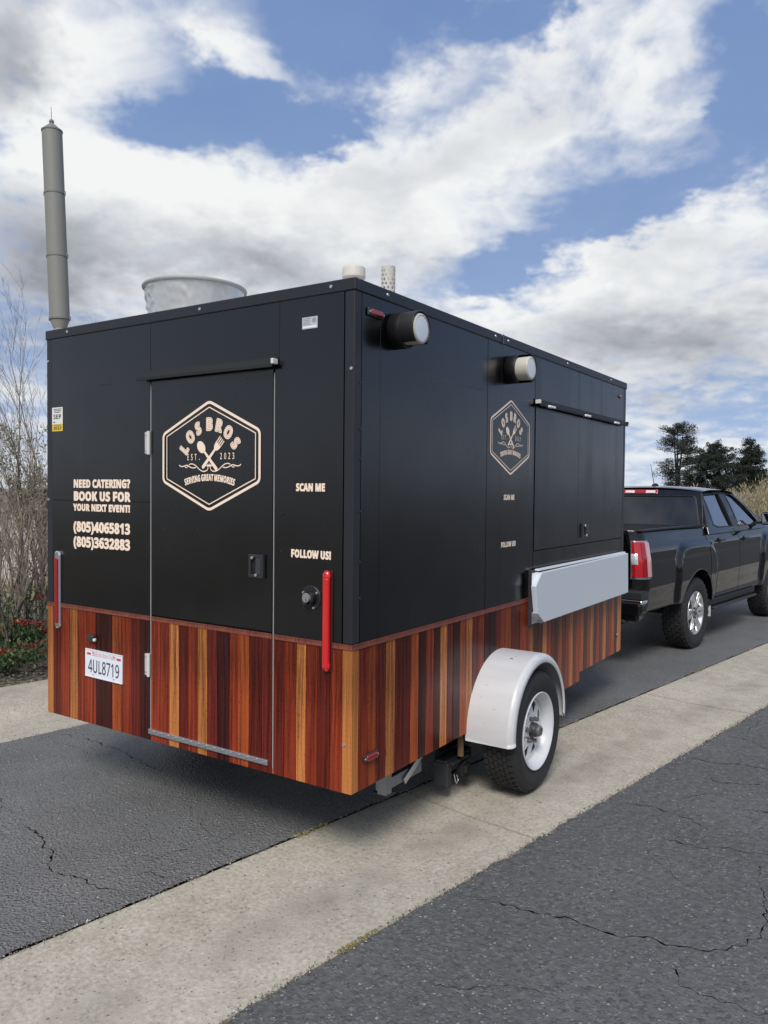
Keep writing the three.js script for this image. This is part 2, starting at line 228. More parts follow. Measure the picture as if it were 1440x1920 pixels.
// loose grit and crumbs gathered along the paving edges: uncountable
{
  const r = rng(61), b = new GB();
  const chip = (x, y, z, s, c) => { const v = [...Array(4)].map((_, i) => { const a = i / 3 * 6.28 + r(); return i < 3 ? [x + s * Math.cos(a) * (.6 + .6 * r()), y - s * .2, z + s * Math.sin(a) * (.6 + .6 * r())] : [x + s * .3 * (r() - .5), y + s * (.4 + .4 * r()), z + s * .3 * (r() - .5)]; }); b.tri(v[0], v[3], v[1], c); b.tri(v[1], v[3], v[2], c); b.tri(v[2], v[3], v[0], c); };
  for (const [n0, spread, count] of [[-2.118, .035, 3400], [-3.002, .03, 2400], [-5.55, .04, 1200]]) for (let i = 0; i < count; i++) { const t = 1 + 11 * Math.pow(r(), 1.3), u = (r() + r() + r() - 1.5) / 1.5, [x, z] = ST(t, n0 + u * spread * (1 + 1.5 * Math.max(0, perlin(t * 2.2, n0)))), g = .5 + r(), q = r(); chip(x, .008, z, .0025 + .0055 * r() * r(), q < .55 ? [.07 * g, .07 * g, .072 * g] : q < .85 ? [.30 * g, .28 * g, .24 * g] : [.22 * g, .16 * g, .08 * g]); }
  for (let i = 0; i < 1500; i++) { const [x, z] = ST(1 + 8 * r(), -2.1 + 3 * r()), g = .5 + r(); chip(x, .006, z, .002 + .004 * r() * r(), [.34 * g, .33 * g, .29 * g]); }
  for (const [t, n, k] of [[2.57, -2.99, 110], [2.05, -2.12, 120], [7.4, -3.0, 60]]) for (let i = 0; i < k; i++) { const [x, z] = ST(t + (r() - .5) * .22, n + (r() - .5) * .03), g = .6 + .8 * r(); chip(x, .010, z, .004 + .003 * r(), [.17 * g, .15 * g, .05 * g]); }
  const m = put('loose_grit', b.geo(), new THREE.MeshStandardMaterial({ vertexColors: true, roughness: .9 })); tag(m, 'loose grit and crumbled asphalt lying along the concrete edges', 'grit'); m.userData.kind = 'stuff';
}

// ------------------------------------------------------------------ the food trailer (x to its right, z to its rear; right wall at x = 0, rear wall at z = 0)
const TW = 2.222, TL = 3.87, TH = 2.249;
const smudge = dataTex(512, 512, (i, j, o) => { const n = fbm(i / 512 * 4, j / 512 * 4, 5, .55, 4), s = fbm(i / 512 * 48, j / 512 * 2, 3, .5, 2); o[0] = o[1] = o[2] = clamp(.74 + .22 * n + .05 * s, 0, 1); });
const wave = dataTex(256, 256, (i, j, o) => { const n = fbm(i / 256 * 4, j / 256 * 3, 2, .4, 0); o[0] = o[1] = o[2] = .5 + .5 * n; });
const streaks = dataTex(512, 512, (i, j, o) => { const s = fbm(i / 512 * 9, j / 512 * .8, 4, .55, 0), n = fbm(i / 512 * 5, j / 512 * 5, 4, .55, 0); o[0] = o[1] = o[2] = clamp(.80 + .10 * n + .40 * s * smoothstep(.3 + s, .1, .6), 0, 1); });
const blackPaint = new THREE.MeshPhysicalMaterial({ bumpMap: wave, bumpScale: .004,  color: col(.0016, .0018, .0024), roughness: .32, roughnessMap: smudge, ior: 1.56 });
const blackRun = blackPaint.clone(); blackRun.roughnessMap = streaks; blackRun.roughness = .36;
const blackTrim = std(.012, .013, .016, .45), gapDark = std(.004, .004, .005, .8), blackPlastic = std(.006, .006, .007, .7), rubber = std(.012, .012, .013, .85);
const alu = std(.62, .63, .64, .38, { metalness: 1 }), chrome = std(.86, .87, .88, .1, { metalness: 1 }), galv = std(.30, .31, .33, .5, { metalness: 1 }), steelDark = std(.03, .031, .034, .55), whitePaint = phy(.60, .605, .62, .38, { clearcoat: .3, clearcoatRoughness: .3 });
const screwMat = std(.55, .55, .54, .4, { metalness: .8 }), cream = std(.74, .60, .47, .55);
const trailer = thing('food_trailer', 'black box food trailer with wood plank skirt, white fender and printed emblem', 'trailer');
trailer.position.set(-.1456, .3957, -3.4); trailer.rotation.order = 'YXZ'; trailer.rotation.set(-.0064, -.5896, -.0067);

// wood print: long grain, darker streaks that run down from the top
const woodTex = [0, 1, 2].map((s) => dataTex(512, 512, (i, j, o) => {
  const u = i / 512, v = j / 512, wav = .012 * perlin(u * 3 + s * 9, v * 2.2) + .02 * perlin(u * 1.5, v * .9 + s * 5);
  const g = fbm((u + wav) * 62 + s * 31, v * 1.6, 4, .6), fine = perlin((u + wav) * 210, v * 7 + s), ring = Math.sin((u + wav * 2.2) * 75 + 3 * perlin(u * 5 + s, v * 1.5)), pore = perlin(u * 300 + s * 7, v * 26);
  let w = .76 + .55 * perlin((u + wav) * 17 + s * 5, v * .8 + s) + .36 * g + .16 * fine + .10 * ring - (pore > .36 ? .40 : 0);
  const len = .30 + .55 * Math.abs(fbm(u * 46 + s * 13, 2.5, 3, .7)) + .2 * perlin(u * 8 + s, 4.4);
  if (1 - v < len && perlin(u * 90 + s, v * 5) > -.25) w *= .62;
  o[0] = toS(clamp(w, .05, 1)); o[1] = toS(clamp(w * .97, .04, 1)); o[2] = toS(clamp(w * .94, .03, 1));
}, true));
const WOOD = { o: [.58, .215, .065], r: [.30, .046, .019], m: [.150, .022, .014], d: [.062, .014, .012], b: [.42, .090, .026] };
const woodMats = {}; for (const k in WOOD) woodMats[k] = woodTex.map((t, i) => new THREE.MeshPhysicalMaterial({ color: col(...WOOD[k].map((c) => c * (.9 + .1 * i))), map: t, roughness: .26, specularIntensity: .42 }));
const bandMat = new THREE.MeshStandardMaterial({ color: col(.27, .072, .045), map: woodTex[1], roughness: .4 });
const jointMat = std(.40, .145, .055, .45);
let plankNo = 0;
// planks along a wall from u0 to u1 (u runs left to right as one looks at the wall); face 'rear' or 'side'
function planks(parent, face, u0, u1, seq, y0, y1, proud = .004) {
  const n = seq.length, w = (u1 - u0) / n, r = rng(500 + plankNo), edges = [u0]; for (let i = 1; i < n; i++) edges.push(u0 + i * w + (r() - .5) * w * .22); edges.push(u1);
  for (let i = 0; i < n; i++) {
    const a = edges[i] + .0013, b = edges[i + 1] - .0013, g = rbox(b - a, y1 - y0, .006, 0, 0, 0, .0012, 1), P = g.attributes.position, U = g.attributes.uv, off = r();
    for (let k = 0; k < P.count; k++) U.setXY(k, off + P.getX(k) / .34, .02 + .96 * (P.getY(k) / (y1 - y0) + .5));
    const q = proud - .003 + (r() - .5) * .0008;
    if (face === 'rear') g.translate((a + b) / 2, (y0 + y1) / 2, q); else g.rotateY(Math.PI / 2).translate(q, (y0 + y1) / 2, -(a + b) / 2);
    put('plank', g, woodMats[seq[i]][Math.floor(r() * 3)], parent); plankNo++;
  }
}
const rearPanel = (name, x0, x1, y0, y1, proud = .004, mat = blackPaint, parent = trailer) => { const g = rbox(x1 - x0, y1 - y0, .012, (x0 + x1) / 2, (y0 + y1) / 2, proud - .006, .0015, 1); uvMetres(g, 0, 1); return put(name, g, mat, parent); };
const sidePanel = (name, a0, a1, y0, y1, proud = .004, mat = blackPaint, parent = trailer) => { const g = rbox(.012, y1 - y0, a1 - a0, proud - .006, (y0 + y1) / 2, -(a0 + a1) / 2, .0015, 1); uvMetres(g, 2, 1); return put(name, g, mat, parent); };
function uvMetres(g, a, b) { const P = g.attributes.position, U = g.attributes.uv; const get = (k, i) => a === undefined ? 0 : (i === 0 ? P.getX(k) : i === 1 ? P.getY(k) : P.getZ(k)); for (let k = 0; k < P.count; k++) U.setXY(k, get(k, a) / 1.9, get(k, b) / 1.9); }

put('body', merge([box(TW - .016, TH - .03, TL - .016, -TW / 2, TH / 2, -TL / 2)]), gapDark, trailer);
// rear wall
const BAND0 = .636, BAND1 = .660;
rearPanel('wall_panel', -TW + .045, -1.314, 1.2605, 2.197); rearPanel('wall_panel', -TW + .045, -1.314, BAND1 + .001, 1.2590);
rearPanel('door_header', -1.312, -.4225, 1.912, 2.197); { const g = extrude([[-.447, BAND1 + .001], [-.052, BAND1 + .001], [-.052, 2.197], [-.4195, 2.197], [-.4195, 1.9105], [-.447, 1.9105]], .012, .001).translate(0, 0, -.008); uvMetres(g, 0, 1); put('wall_panel', g, blackPaint, trailer); }
const door = rearPanel('rear_door', -1.3035, -.4565, .668, 1.898, .007);
rearPanel('door_panel', -1.098, -.458, .672, 1.894, .0085, blackPaint, door);
// aluminium edges that show in the gaps round the door
put('door_edge', merge([box(.0045, 1.85, .004, -1.3085, .95, .0035), box(.0035, 1.85, .004, -.4515, .95, .003)]), std(.36, .36, .35, .5), trailer);
// side wall
sidePanel('wall_panel', .052, .1945, BAND1 + .001, 2.197); sidePanel('wall_panel', .1955, 1.2765, BAND1 + .001, 2.197); sidePanel('wall_panel', 1.2815, 1.464, BAND1 + .001, 2.197); sidePanel('wall_panel', 1.4645, 1.9545, BAND1 + .001, 2.197);
sidePanel('wall_panel', 1.9605, 2.752, 1.905, 2.197, .004, blackRun); sidePanel('wall_panel', 2.754, 3.835, 1.905, 2.197, .004, blackRun);
const hatch = sidePanel('serving_hatch', 1.9645, 2.7525, .957, 1.888, .008, blackRun); sidePanel('hatch_panel', 2.7545, 3.797, .957, 1.888, .008, blackRun, hatch);
sidePanel('wall_panel', 1.9605, 2.5185, BAND1 + .001, .949); sidePanel('wall_panel', 2.5215, 3.797, BAND1 + .001, .949); sidePanel('wall_panel', 3.800, 3.835, BAND1 + .001, 1.888);
// far walls, front and left, plain
put('wall_panel', box(TW - .1, TH - .7, .008, -TW / 2, 1.43, -TL + .0035), blackPaint, trailer); put('wall_panel', box(.008, TH - .7, TL - .1, -TW + .0035, 1.43, -TL / 2), blackPaint, trailer);
put('wood_skirt', merge([box(TW - .1, .62, .008, -TW / 2, .31, -TL + .0035), box(.008, .62, TL - .1, -TW + .0035, .31, -TL / 2)]), woodMats.r[0], trailer);
// corner trims
for (const [x, z] of [[-.026, -.026], [-TW + .026, -.026], [-.026, -TL + .026], [-TW + .026, -TL + .026]]) {
  const top = put('corner_trim', rbox(.054, 2.198 - BAND1, .054, x + Math.sign(x + 1) * .0045, (2.198 + BAND1) / 2, z + (z > -1 ? .0045 : -.0045), .006, 2), blackTrim, trailer);
  if (z > -1) for (const y of (x > -1 ? [1.86] : [2.07, 1.262])) { const s = cyl(.007, .008, .004, 10).rotateX(Math.PI / 2).translate(x + (x > -1 ? .016 : -.014), y, .008); put('screw', s, screwMat, top); }
}
put('corner_trim', rbox(.054, BAND0 + .0, .054, -TW + .0215, BAND0 / 2, -.0215, .005, 2), woodMats.o[1], trailer);
{ const c = put('corner_trim', rbox(.054, BAND0, .054, -.0215, BAND0 / 2, -.0215, .005, 2), woodMats.o[2], trailer); put('screw', cyl(.007, .008, .004, 10).rotateX(Math.PI / 2).translate(-.036, .216, .0075), screwMat, c); }
// roof cap with screws
put('roof', box(TW - .06, .01, TL - .06, -TW / 2, TH - .012, -TL / 2), std(.55, .55, .55, .5), trailer);
{
  const cap = put('roof_cap', merge([rbox(TW + .022, .054, .03, -TW / 2, TH - .027, -.004, .006), rbox(TW + .022, .054, .03, -TW / 2, TH - .027, -TL + .004, .006), rbox(.03, .0535, 1.43, -.0045, TH - .0272, -.735, .006), rbox(.03, .0535, 2.388, -.004, TH - .0272, -2.667, .006), rbox(.03, .0535, TL - .03, -TW + .0045, TH - .0272, -TL / 2, .006)]), blackTrim, trailer);
  for (const x of [-2.02, -.94, -.12]) put('screw', cyl(.007, .0085, .004, 10).rotateX(Math.PI / 2).translate(x, TH - .026, .0125), screwMat, cap);
  for (const a of [.24, 1.36, 1.53, 2.5, 3.45]) put('screw', cyl(.007, .0085, .004, 10).rotateZ(-Math.PI / 2).translate(.012, TH - .026, -a), screwMat, cap);
  put('joint_plate', rbox(.004, .054, .016, .0125, TH - .028, -1.46, .001, 1), std(.06, .06, .065, .4), cap);
}
{ const g = []; for (const y of [.86, 1.02, 1.24, 1.47, 1.60, 1.80]) g.push(new THREE.SphereGeometry(.006, 10, 6).scale(.5, 1, 1).translate(.0105, y, -.040)); for (const [x, y] of [[-1.28, 1.84], [-.62, 1.86], [-.95, 1.13], [-1.2, 1.12], [-.40, 1.22], [-.40, 1.05]]) g.push(new THREE.SphereGeometry(.005, 10, 6).scale(1, 1, .5).translate(x, y, .0075)); put('rivets', merge(g), blackTrim, trailer); }
// brick-red trim line, in short lengths
const band = put('trim_band', merge([box(TW - .02, .02, .004, -TW / 2, (BAND0 + BAND1) / 2, .0), box(.004, .02, TL - .02, 0, (BAND0 + BAND1) / 2, -TL / 2)]), std(.07, .03, .02, .6), trailer);
const bandPiece = (face, a, b) => { const g = rbox(b - a - .0025, BAND1 - BAND0, .008, 0, 0, 0, .0015, 1); if (face) g.rotateY(Math.PI / 2).translate(.0048, (BAND0 + BAND1) / 2, -(a + b) / 2); else g.translate((a + b) / 2, (BAND0 + BAND1) / 2, .0048); put('trim_piece', g, bandMat, band); };
for (let i = 0; i < 6; i++) bandPiece(0, -2.226 + i * .1522, -2.226 + (i + 1) * .1522); for (let i = 0; i < 6; i++) bandPiece(0, -1.304 + i * .1412, -1.304 + (i + 1) * .1412); for (let i = 0; i < 3; i++) bandPiece(0, -.448 + i * .1523, -.448 + (i + 1) * .1523);
for (let i = 0; i < 9; i++) bandPiece(1, .001 + i * .1417, .001 + (i + 1) * .1417); for (let i = 0; i < 5; i++) bandPiece(1, 1.281 + i * .1347, 1.281 + (i + 1) * .1347); for (let i = 0; i < 14; i++) bandPiece(1, 1.96 + i * .1361, 1.96 + (i + 1) * .1361);
// wooden skirt
const skirt = put('wood_skirt', merge([box(TW - .02, BAND0, .004, -TW / 2, BAND0 / 2, -.003), box(.004, BAND0, TL - .02, -.003, BAND0 / 2, -TL / 2), box(.004, .07, .955, -.003, -.0305, -2.379)]), jointMat, trailer);
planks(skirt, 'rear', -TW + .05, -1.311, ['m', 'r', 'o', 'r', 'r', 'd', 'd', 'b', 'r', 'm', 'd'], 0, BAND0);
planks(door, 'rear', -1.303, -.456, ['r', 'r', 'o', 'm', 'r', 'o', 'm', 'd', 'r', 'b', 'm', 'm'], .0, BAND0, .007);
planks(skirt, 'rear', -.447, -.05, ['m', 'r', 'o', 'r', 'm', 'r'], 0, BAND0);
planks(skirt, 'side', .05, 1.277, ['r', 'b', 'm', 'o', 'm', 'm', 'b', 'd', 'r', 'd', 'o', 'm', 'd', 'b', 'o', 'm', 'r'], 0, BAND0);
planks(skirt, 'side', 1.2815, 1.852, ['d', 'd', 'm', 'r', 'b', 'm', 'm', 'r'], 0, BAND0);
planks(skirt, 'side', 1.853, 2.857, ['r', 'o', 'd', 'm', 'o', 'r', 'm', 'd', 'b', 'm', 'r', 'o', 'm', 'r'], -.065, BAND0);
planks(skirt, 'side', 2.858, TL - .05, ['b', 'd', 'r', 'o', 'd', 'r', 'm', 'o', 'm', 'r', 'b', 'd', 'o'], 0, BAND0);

// drip rails
function rail(parent, len, place, tip) {
  const g = extrude([[0, .028], [.006, .029], [.034, -.004], [.036, -.018], [.030, -.019], [.028, -.008], [.006, .012], [0, .012]], len, .0008); const m = put('drip_rail', place(g.translate(0, 0, -len / 2)), blackPlastic, parent);
  for (const [s, k] of tip) put('end_cap', place(rbox(.036, .026, .016, .020, .008, s * (len / 2 + .003), .004)), k ? std(.62, .62, .6, .4) : blackPlastic, m); return m;
}
rail(trailer, .945, (g) => g.rotateY(-Math.PI / 2).translate(-.909, 1.914, .007), [[-1, 1]]);
const awn = rail(trailer, 1.86, (g) => g.translate(.008, 1.898, -2.885), [[1, 1], [-1, 0]]);
for (const a of [2.13, 2.82, 3.5]) { const g = rbox(.03, .016, .1, .043, 1.886, -a, .005); put('light_strip', g, std(.75, .76, .78, .25), awn); }

// hinges
for (const y of [1.572, .402]) { const h = put('hinge', rbox(.030, .114, .010, -1.333, y, .008, .002), std(.48, .48, .46, .45), trailer); put('hinge_barrel', cyl(.0095, .0095, .122, 14).translate(-1.3125, y, .0165), std(.60, .59, .56, .42), h); for (const d of [-.04, .04]) put('screw', cyl(.004, .005, .004, 8).rotateX(Math.PI / 2).translate(-1.338, y + d, .0142), screwMat, h); }
// door handle: recessed paddle latch
function latch(parent, w, h, place) {
  const f = put('latch', place(extrude([[-w / 2, -h / 2], [w / 2, -h / 2], [w / 2, h / 2], [-w / 2, h / 2]], .012, .004, [[[-w * .33, -h * .34], [-w * .02, -h * .34], [-w * .02, h * .36], [-w * .33, h * .36]]])), std(.02, .021, .023, .42), parent);
  put('latch_recess', place(box(w * .5, h * .8, .003, -w * .12, 0, .004)), gapDark, f); put('paddle', place(rbox(w * .34, h * .66, .012, w * .20, 0, .014, .003)), std(.035, .036, .038, .4), f);
  for (const [x, y] of [[w * -.2, h * .36], [w * .06, h * -.36]]) put('screw', place(cyl(w * .075, w * .08, .005, 12).rotateX(Math.PI / 2).translate(x, y, .020)), screwMat, f);
}
latch(door, .094, .112, (g) => g.translate(-.547, .972, .0085)); latch(hatch, .13, .10, (g) => g.rotateY(Math.PI / 2).translate(.008, 1.05, -2.893));
// shore power inlet
{
  const place = (g) => g.translate(-.2245, .848, .004);
  const p = put('power_inlet', place(merge([new THREE.TorusGeometry(.05, .0075, 10, 36), cyl(.049, .052, .012, 36).rotateX(Math.PI / 2)])), std(.014, .014, .015, .42), trailer);
  put('inlet_collar', place(new THREE.LatheGeometry([[.036, 0], [.034, .026], [.028, .03], [.026, .012]].map(([a, b]) => new THREE.Vector2(a, b)), 30).rotateX(Math.PI / 2).translate(0, 0, .005)), std(.01, .01, .011, .4), p);
  put('inlet_cap', place(cyl(.022, .023, .02, 24).rotateX(Math.PI / 2).rotateY(-.15).translate(-.004, .004, .027)), std(.22, .22, .23, .35), p);
  put('cap_cord', place(new THREE.TubeGeometry(new THREE.CatmullRomCurve3([[-.002, 0, .037], [0, -.03, .034], [-.012, -.05, .02], [-.04, -.035, .014], [-.046, -.008, .012]].map((v) => new THREE.Vector3(...v))), 20, .0025, 6)), blackPlastic, p);
  for (const a of [150, 35, -65]) put('screw', place(cyl(.0055, .006, .005, 10).rotateX(Math.PI / 2).translate(.046 * Math.cos(rad(a)), .046 * Math.sin(rad(a)), .010)), screwMat, p);
}
// tail light bars
const redLens = phy(.62, .008, .010, .16, { clearcoat: 1, clearcoatRoughness: .08 }), redDark = phy(.26, .006, .008, .14, { clearcoat: 1, clearcoatRoughness: .06 });
{
  const lensTex = dataTex(64, 256, (i, j, o) => { const v = .5 + .3 * Math.sin(i / 64 * Math.PI * 8) * Math.sin(j / 256 * Math.PI * 40); o[0] = o[1] = o[2] = v; });
  const r = redLens.clone(); r.bumpMap = lensTex; r.bumpScale = .003;
  const place = (g) => g.translate(-.127, .754, .006);
  const m = put('tail_light', place(rbox(.05, .45, .006, 0, 0, 0, .02, 3)), std(.05, .01, .01, .4), trailer);
  put('lens', place(rbox(.036, .40, .026, 0, -.004, .014, .012, 4)), r, m);
  for (const s of [1, -1]) { put('lens_end', place(new THREE.SphereGeometry(.021, 18, 12).scale(1, 1.3, .75).translate(0, s * .198, .012)), redLens, m); put('screw', place(cyl(.004, .004, .004, 10).rotateX(Math.PI / 2).translate(0, s * .208, .026)), std(.15, .02, .02, .4), m); }
  const place2 = (g) => g.translate(-2.11, .739, .006);
  const caps = (w, h, n = 10) => { const o = []; for (let i = 0; i <= n; i++) { const a = i / n * Math.PI; o.push([w / 2 * Math.cos(a), h / 2 - w / 2 + w / 2 * Math.sin(a)]); } for (let i = 0; i <= n; i++) { const a = Math.PI + i / n * Math.PI; o.push([w / 2 * Math.cos(a), -h / 2 + w / 2 + w / 2 * Math.sin(a)]); } return o; };
  const q = put('tail_light', place2(extrude(caps(.052, .455), .008, .008).translate(0, 0, 0)), chrome, trailer); q.userData.label = 'tail light bar with chrome bezel';
  put('lens', place2(extrude(caps(.026, .385), .008, .004).translate(-.002, -.004, .012)), redDark, q);
}
// clearance markers
function marker(place, w, mat) { const m = put('marker_light', place(rbox(w, .036, .012, 0, 0, .006, .015, 3)), std(.025, .025, .026, .5), trailer); put('lens', place(rbox(w * .72, .027, .014, 0, 0, .013, .010, 3)), mat, m); for (const s of [-1, 1]) put('screw', place(cyl(.0055, .006, .004, 10).rotateX(Math.PI / 2).translate(s * w * .42, 0, .013)), screwMat, m); }
const onSide = (a, y) => (g) => g.rotateY(Math.PI / 2).translate(.004, y, -a);
marker(onSide(.147, 2.121), .125, redDark); marker(onSide(.137, .136), .115, redDark);
for (const [a, y, k] of [[3.7, 2.121, phy(.40, .10, .06, .2, { clearcoat: 1 })], [3.728, .153, phy(.50, .16, .05, .2, { clearcoat: 1 })]]) { const m = put('marker_light', onSide(a, y)(new THREE.SphereGeometry(.03, 20, 12).scale(1.15, .62, .35)), std(.03, .03, .03, .5), trailer); put('lens', onSide(a, y)(new THREE.SphereGeometry(.026, 20, 12).scale(1.1, .55, .62)), k, m); }

// lettering and stickers: flat prints
function decal(name, w, h, res, draw, place, parent, rough = .5) {
  const cv = document.createElement('canvas'); cv.width = Math.round(w * res); cv.height = Math.round(h * res); const c = cv.getContext('2d'); c.scale(res, res); draw(c, w, h);
  const t = new THREE.CanvasTexture(cv); t.colorSpace = THREE.SRGBColorSpace;
  return put(name, place(new THREE.PlaneGeometry(w, h)), new THREE.MeshStandardMaterial({ map: t, transparent: true, roughness: rough }), parent);
}
const CREAM = '#f3dcc6';
function fit(c, text, x0, y0, w, h, font = 'bold', fat = .08) {     // text filling the box from x0, y0 (top) w by h (cap height)
  c.save(); c.font = font + ' 100px sans-serif'; c.textBaseline = 'alphabetic'; c.textAlign = 'left'; const m = c.measureText(text), sx = w / m.width, sy = h / 72;
  c.translate(x0, y0 + h); c.scale(sx, sy); c.fillText(text, 0, 0); if (fat) { c.lineJoin = 'round'; c.lineWidth = fat * 100; c.strokeText(text, 0, 0); } c.restore();
}
function emblem(c, W, H) {
  c.translate(W / 2, H / 2); c.fillStyle = c.strokeStyle = CREAM; const w = W - .02, h = H - .02;
  const hex = (a, b, lw, r) => { const p = [[0, -b], [a, -b * .43], [a, b * .47], [0, b], [-a, b * .47], [-a, -b * .43]]; c.lineWidth = lw; c.lineJoin = 'round'; c.beginPath(); for (let i = 0; i < 6; i++) { const [x0, y0] = p[i], [x1, y1] = p[(i + 1) % 6], [x2, y2] = p[(i + 2) % 6]; const d1 = Math.hypot(x1 - x0, y1 - y0), d2 = Math.hypot(x2 - x1, y2 - y1); const ax = x1 + (x0 - x1) / d1 * r, ay = y1 + (y0 - y1) / d1 * r, bx = x1 + (x2 - x1) / d2 * r, by = y1 + (y2 - y1) / d2 * r; i ? c.lineTo(ax, ay) : c.moveTo(ax, ay); c.quadraticCurveTo(x1, y1, bx, by); } c.closePath(); c.stroke(); };
  hex(w / 2 - .006, h / 2 - .006, .0135, .022); hex(w / 2 - .032, h / 2 - .034, .0055, .002);
  const letter = (ch, x, y, a, s, sx = .92) => { c.save(); c.translate(x, y); c.rotate(rad(a)); c.scale(s / 72 * sx, s / 72); c.font = 'bold 100px sans-serif'; c.textAlign = 'center'; c.textBaseline = 'alphabetic'; c.lineJoin = 'round'; c.fillStyle = c.strokeStyle = CREAM; c.lineWidth = 15; c.strokeText(ch, 0, 36); c.fillText(ch, 0, 36); c.strokeStyle = '#a5806c'; c.lineWidth = 3; c.strokeText(ch, 0, 36); c.restore(); };
  for (const [ch, x, y, a] of [['L', -.178, -.036, -56], ['O', -.134, -.097, -38], ['S', -.078, -.137, -20], ['B', .0, -.156, 0], ['R', .066, -.147, 14], ['O', .130, -.112, 33], ['S', .179, -.058, 50]]) letter(ch, x, y, a, .056);
  c.fillStyle = c.strokeStyle = CREAM; c.lineCap = 'round';
  // spoon
  c.save(); c.translate(-.056, -.044); c.rotate(rad(-44)); c.beginPath(); c.ellipse(0, 0, .025, .034, 0, 0, 7); c.fill(); c.beginPath(); c.moveTo(-.006, .028); c.lineTo(.006, .028); c.lineTo(.0095, .15); c.lineTo(-.0095, .15); c.fill(); c.beginPath(); c.arc(0, .15, .0095, 0, 7); c.fill(); c.restore();
  // fork
  c.save(); c.translate(.066, -.058); c.rotate(rad(44)); for (let i = 0; i < 4; i++) c.fillRect(-.0205 + i * .0117, -.034, .0062, .042); c.beginPath(); c.moveTo(-.0205, .004); c.lineTo(.0208, .004); c.quadraticCurveTo(.021, .03, .006, .04); c.lineTo(-.006, .04); c.quadraticCurveTo(-.021, .03, -.0205, .004); c.fill(); c.beginPath(); c.moveTo(-.006, .03); c.lineTo(.006, .03); c.lineTo(.0095, .155); c.lineTo(-.0095, .155); c.fill(); c.beginPath(); c.arc(0, .155, .0095, 0, 7); c.fill(); c.restore();
  const spaced = (t, x, y, s, gap, sx) => { for (const ch of t) { c.save(); c.translate(x, y); c.scale(s / 72 * sx, s / 72); c.font = '100px sans-serif'; c.textAlign = 'center'; c.fillText(ch, 0, 36); c.lineWidth = 3; c.strokeText(ch, 0, 36); c.restore(); x += gap; } };
  spaced('EST.', -.150, .004, .030, .027, .62); spaced('2023', .082, .002, .030, .0275, .62);
  // flourish
  for (const s of [-1, 1]) { c.save(); c.scale(s, 1); c.lineWidth = .0052; c.beginPath(); c.moveTo(.012, .068); c.bezierCurveTo(.03, .082, .055, .078, .08, .058); c.bezierCurveTo(.105, .038, .125, .034, .142, .042); c.stroke(); c.beginPath(); c.moveTo(.095, .056); c.bezierCurveTo(.12, .064, .14, .052, .155, .046); c.bezierCurveTo(.17, .04, .19, .062, .214, .044); c.stroke(); c.lineWidth = .0042; c.beginPath(); c.moveTo(.012, .068); c.bezierCurveTo(0, .05, .02, .04, .04, .056); c.stroke(); c.beginPath(); c.moveTo(.150, .046); c.bezierCurveTo(.158, .062, .176, .058, .17, .047); c.stroke(); c.beginPath(); c.moveTo(0, .053); c.quadraticCurveTo(.016, .05, .015, .04); c.quadraticCurveTo(.003, .043, 0, .053); c.fill(); c.restore(); }
  c.beginPath(); c.ellipse(0, .046, .004, .009, 0, 0, 7); c.fill();
  const text = 'SERVING GREAT MEMORIES', R = .62; c.font = 'bold 100px sans-serif'; const widths = [...text].map((q) => c.measureText(q).width * (q === ' ' ? .7 : 1)), tot = widths.reduce((p, q) => p + q, 0), span = .355; let run = 0;
  [...text].forEach((ch, i) => { const u = (run + widths[i] / 2) / tot - .5; run += widths[i]; const a = u * span / R; c.save(); c.translate(R * Math.sin(a), .106 + R * (1 - Math.cos(a))); c.rotate(a); c.scale(span / tot, .031 / 72); c.textAlign = 'center'; c.fillText(ch, 0, 36); c.lineJoin = 'round'; c.lineWidth = 6; c.strokeText(ch, 0, 36); c.restore(); });
}
const onRear = (x, y, z = .0112) => (g) => g.translate(x, y, z), onWall = (a, y, x = .0055) => (g) => g.rotateY(Math.PI / 2).translate(x, y, -a);
decal('emblem', .70, .566, 1460, emblem, onRear(-.870, 1.497), door);
decal('emblem', .572, .468, 1200, (c, w, h) => { c.scale(w / .70, h / .566); emblem(c, .70, .566); }, onWall(1.596, 1.657), trailer);
decal('lettering', .52, .41, 1200, (c) => {
  c.fillStyle = c.strokeStyle = CREAM; const o = .011, w = .498;
  fit(c, 'NEED CATERING?', o, .012, w, .043); fit(c, 'BOOK US FOR', o, .080, w, .048); fit(c, 'YOUR NEXT EVENT!', o, .150, w, .037); fit(c, '(805)4065813', o, .250, w, .055, 'bold', .07); fit(c, '(805)3632883', o, .336, w, .055, 'bold', .07);
}, onRear(-1.7245, 1.185, .0052), trailer);
decal('lettering', .20, .05, 1400, (c) => { c.fillStyle = c.strokeStyle = CREAM; fit(c, 'SCAN ME', .01, .008, .168, .033); }, onRear(-.228, 1.345, .0052), trailer);
decal('lettering', .26, .055, 1400, (c) => { c.fillStyle = c.strokeStyle = CREAM; fit(c, 'FOLLOW US!', .012, .009, .232, .034); }, onRear(-.228, 1.043, .0052), trailer);
decal('lettering', .18, .045, 1200, (c) => { c.fillStyle = c.strokeStyle = CREAM; fit(c, 'SCAN ME', .012, .008, .152, .029); }, onWall(1.585, 1.298), trailer);
decal('lettering', .24, .045, 1200, (c) => { c.fillStyle = c.strokeStyle = CREAM; fit(c, 'FOLLOW US!', .012, .008, .208, .029); }, onWall(1.585, 1.017), trailer);
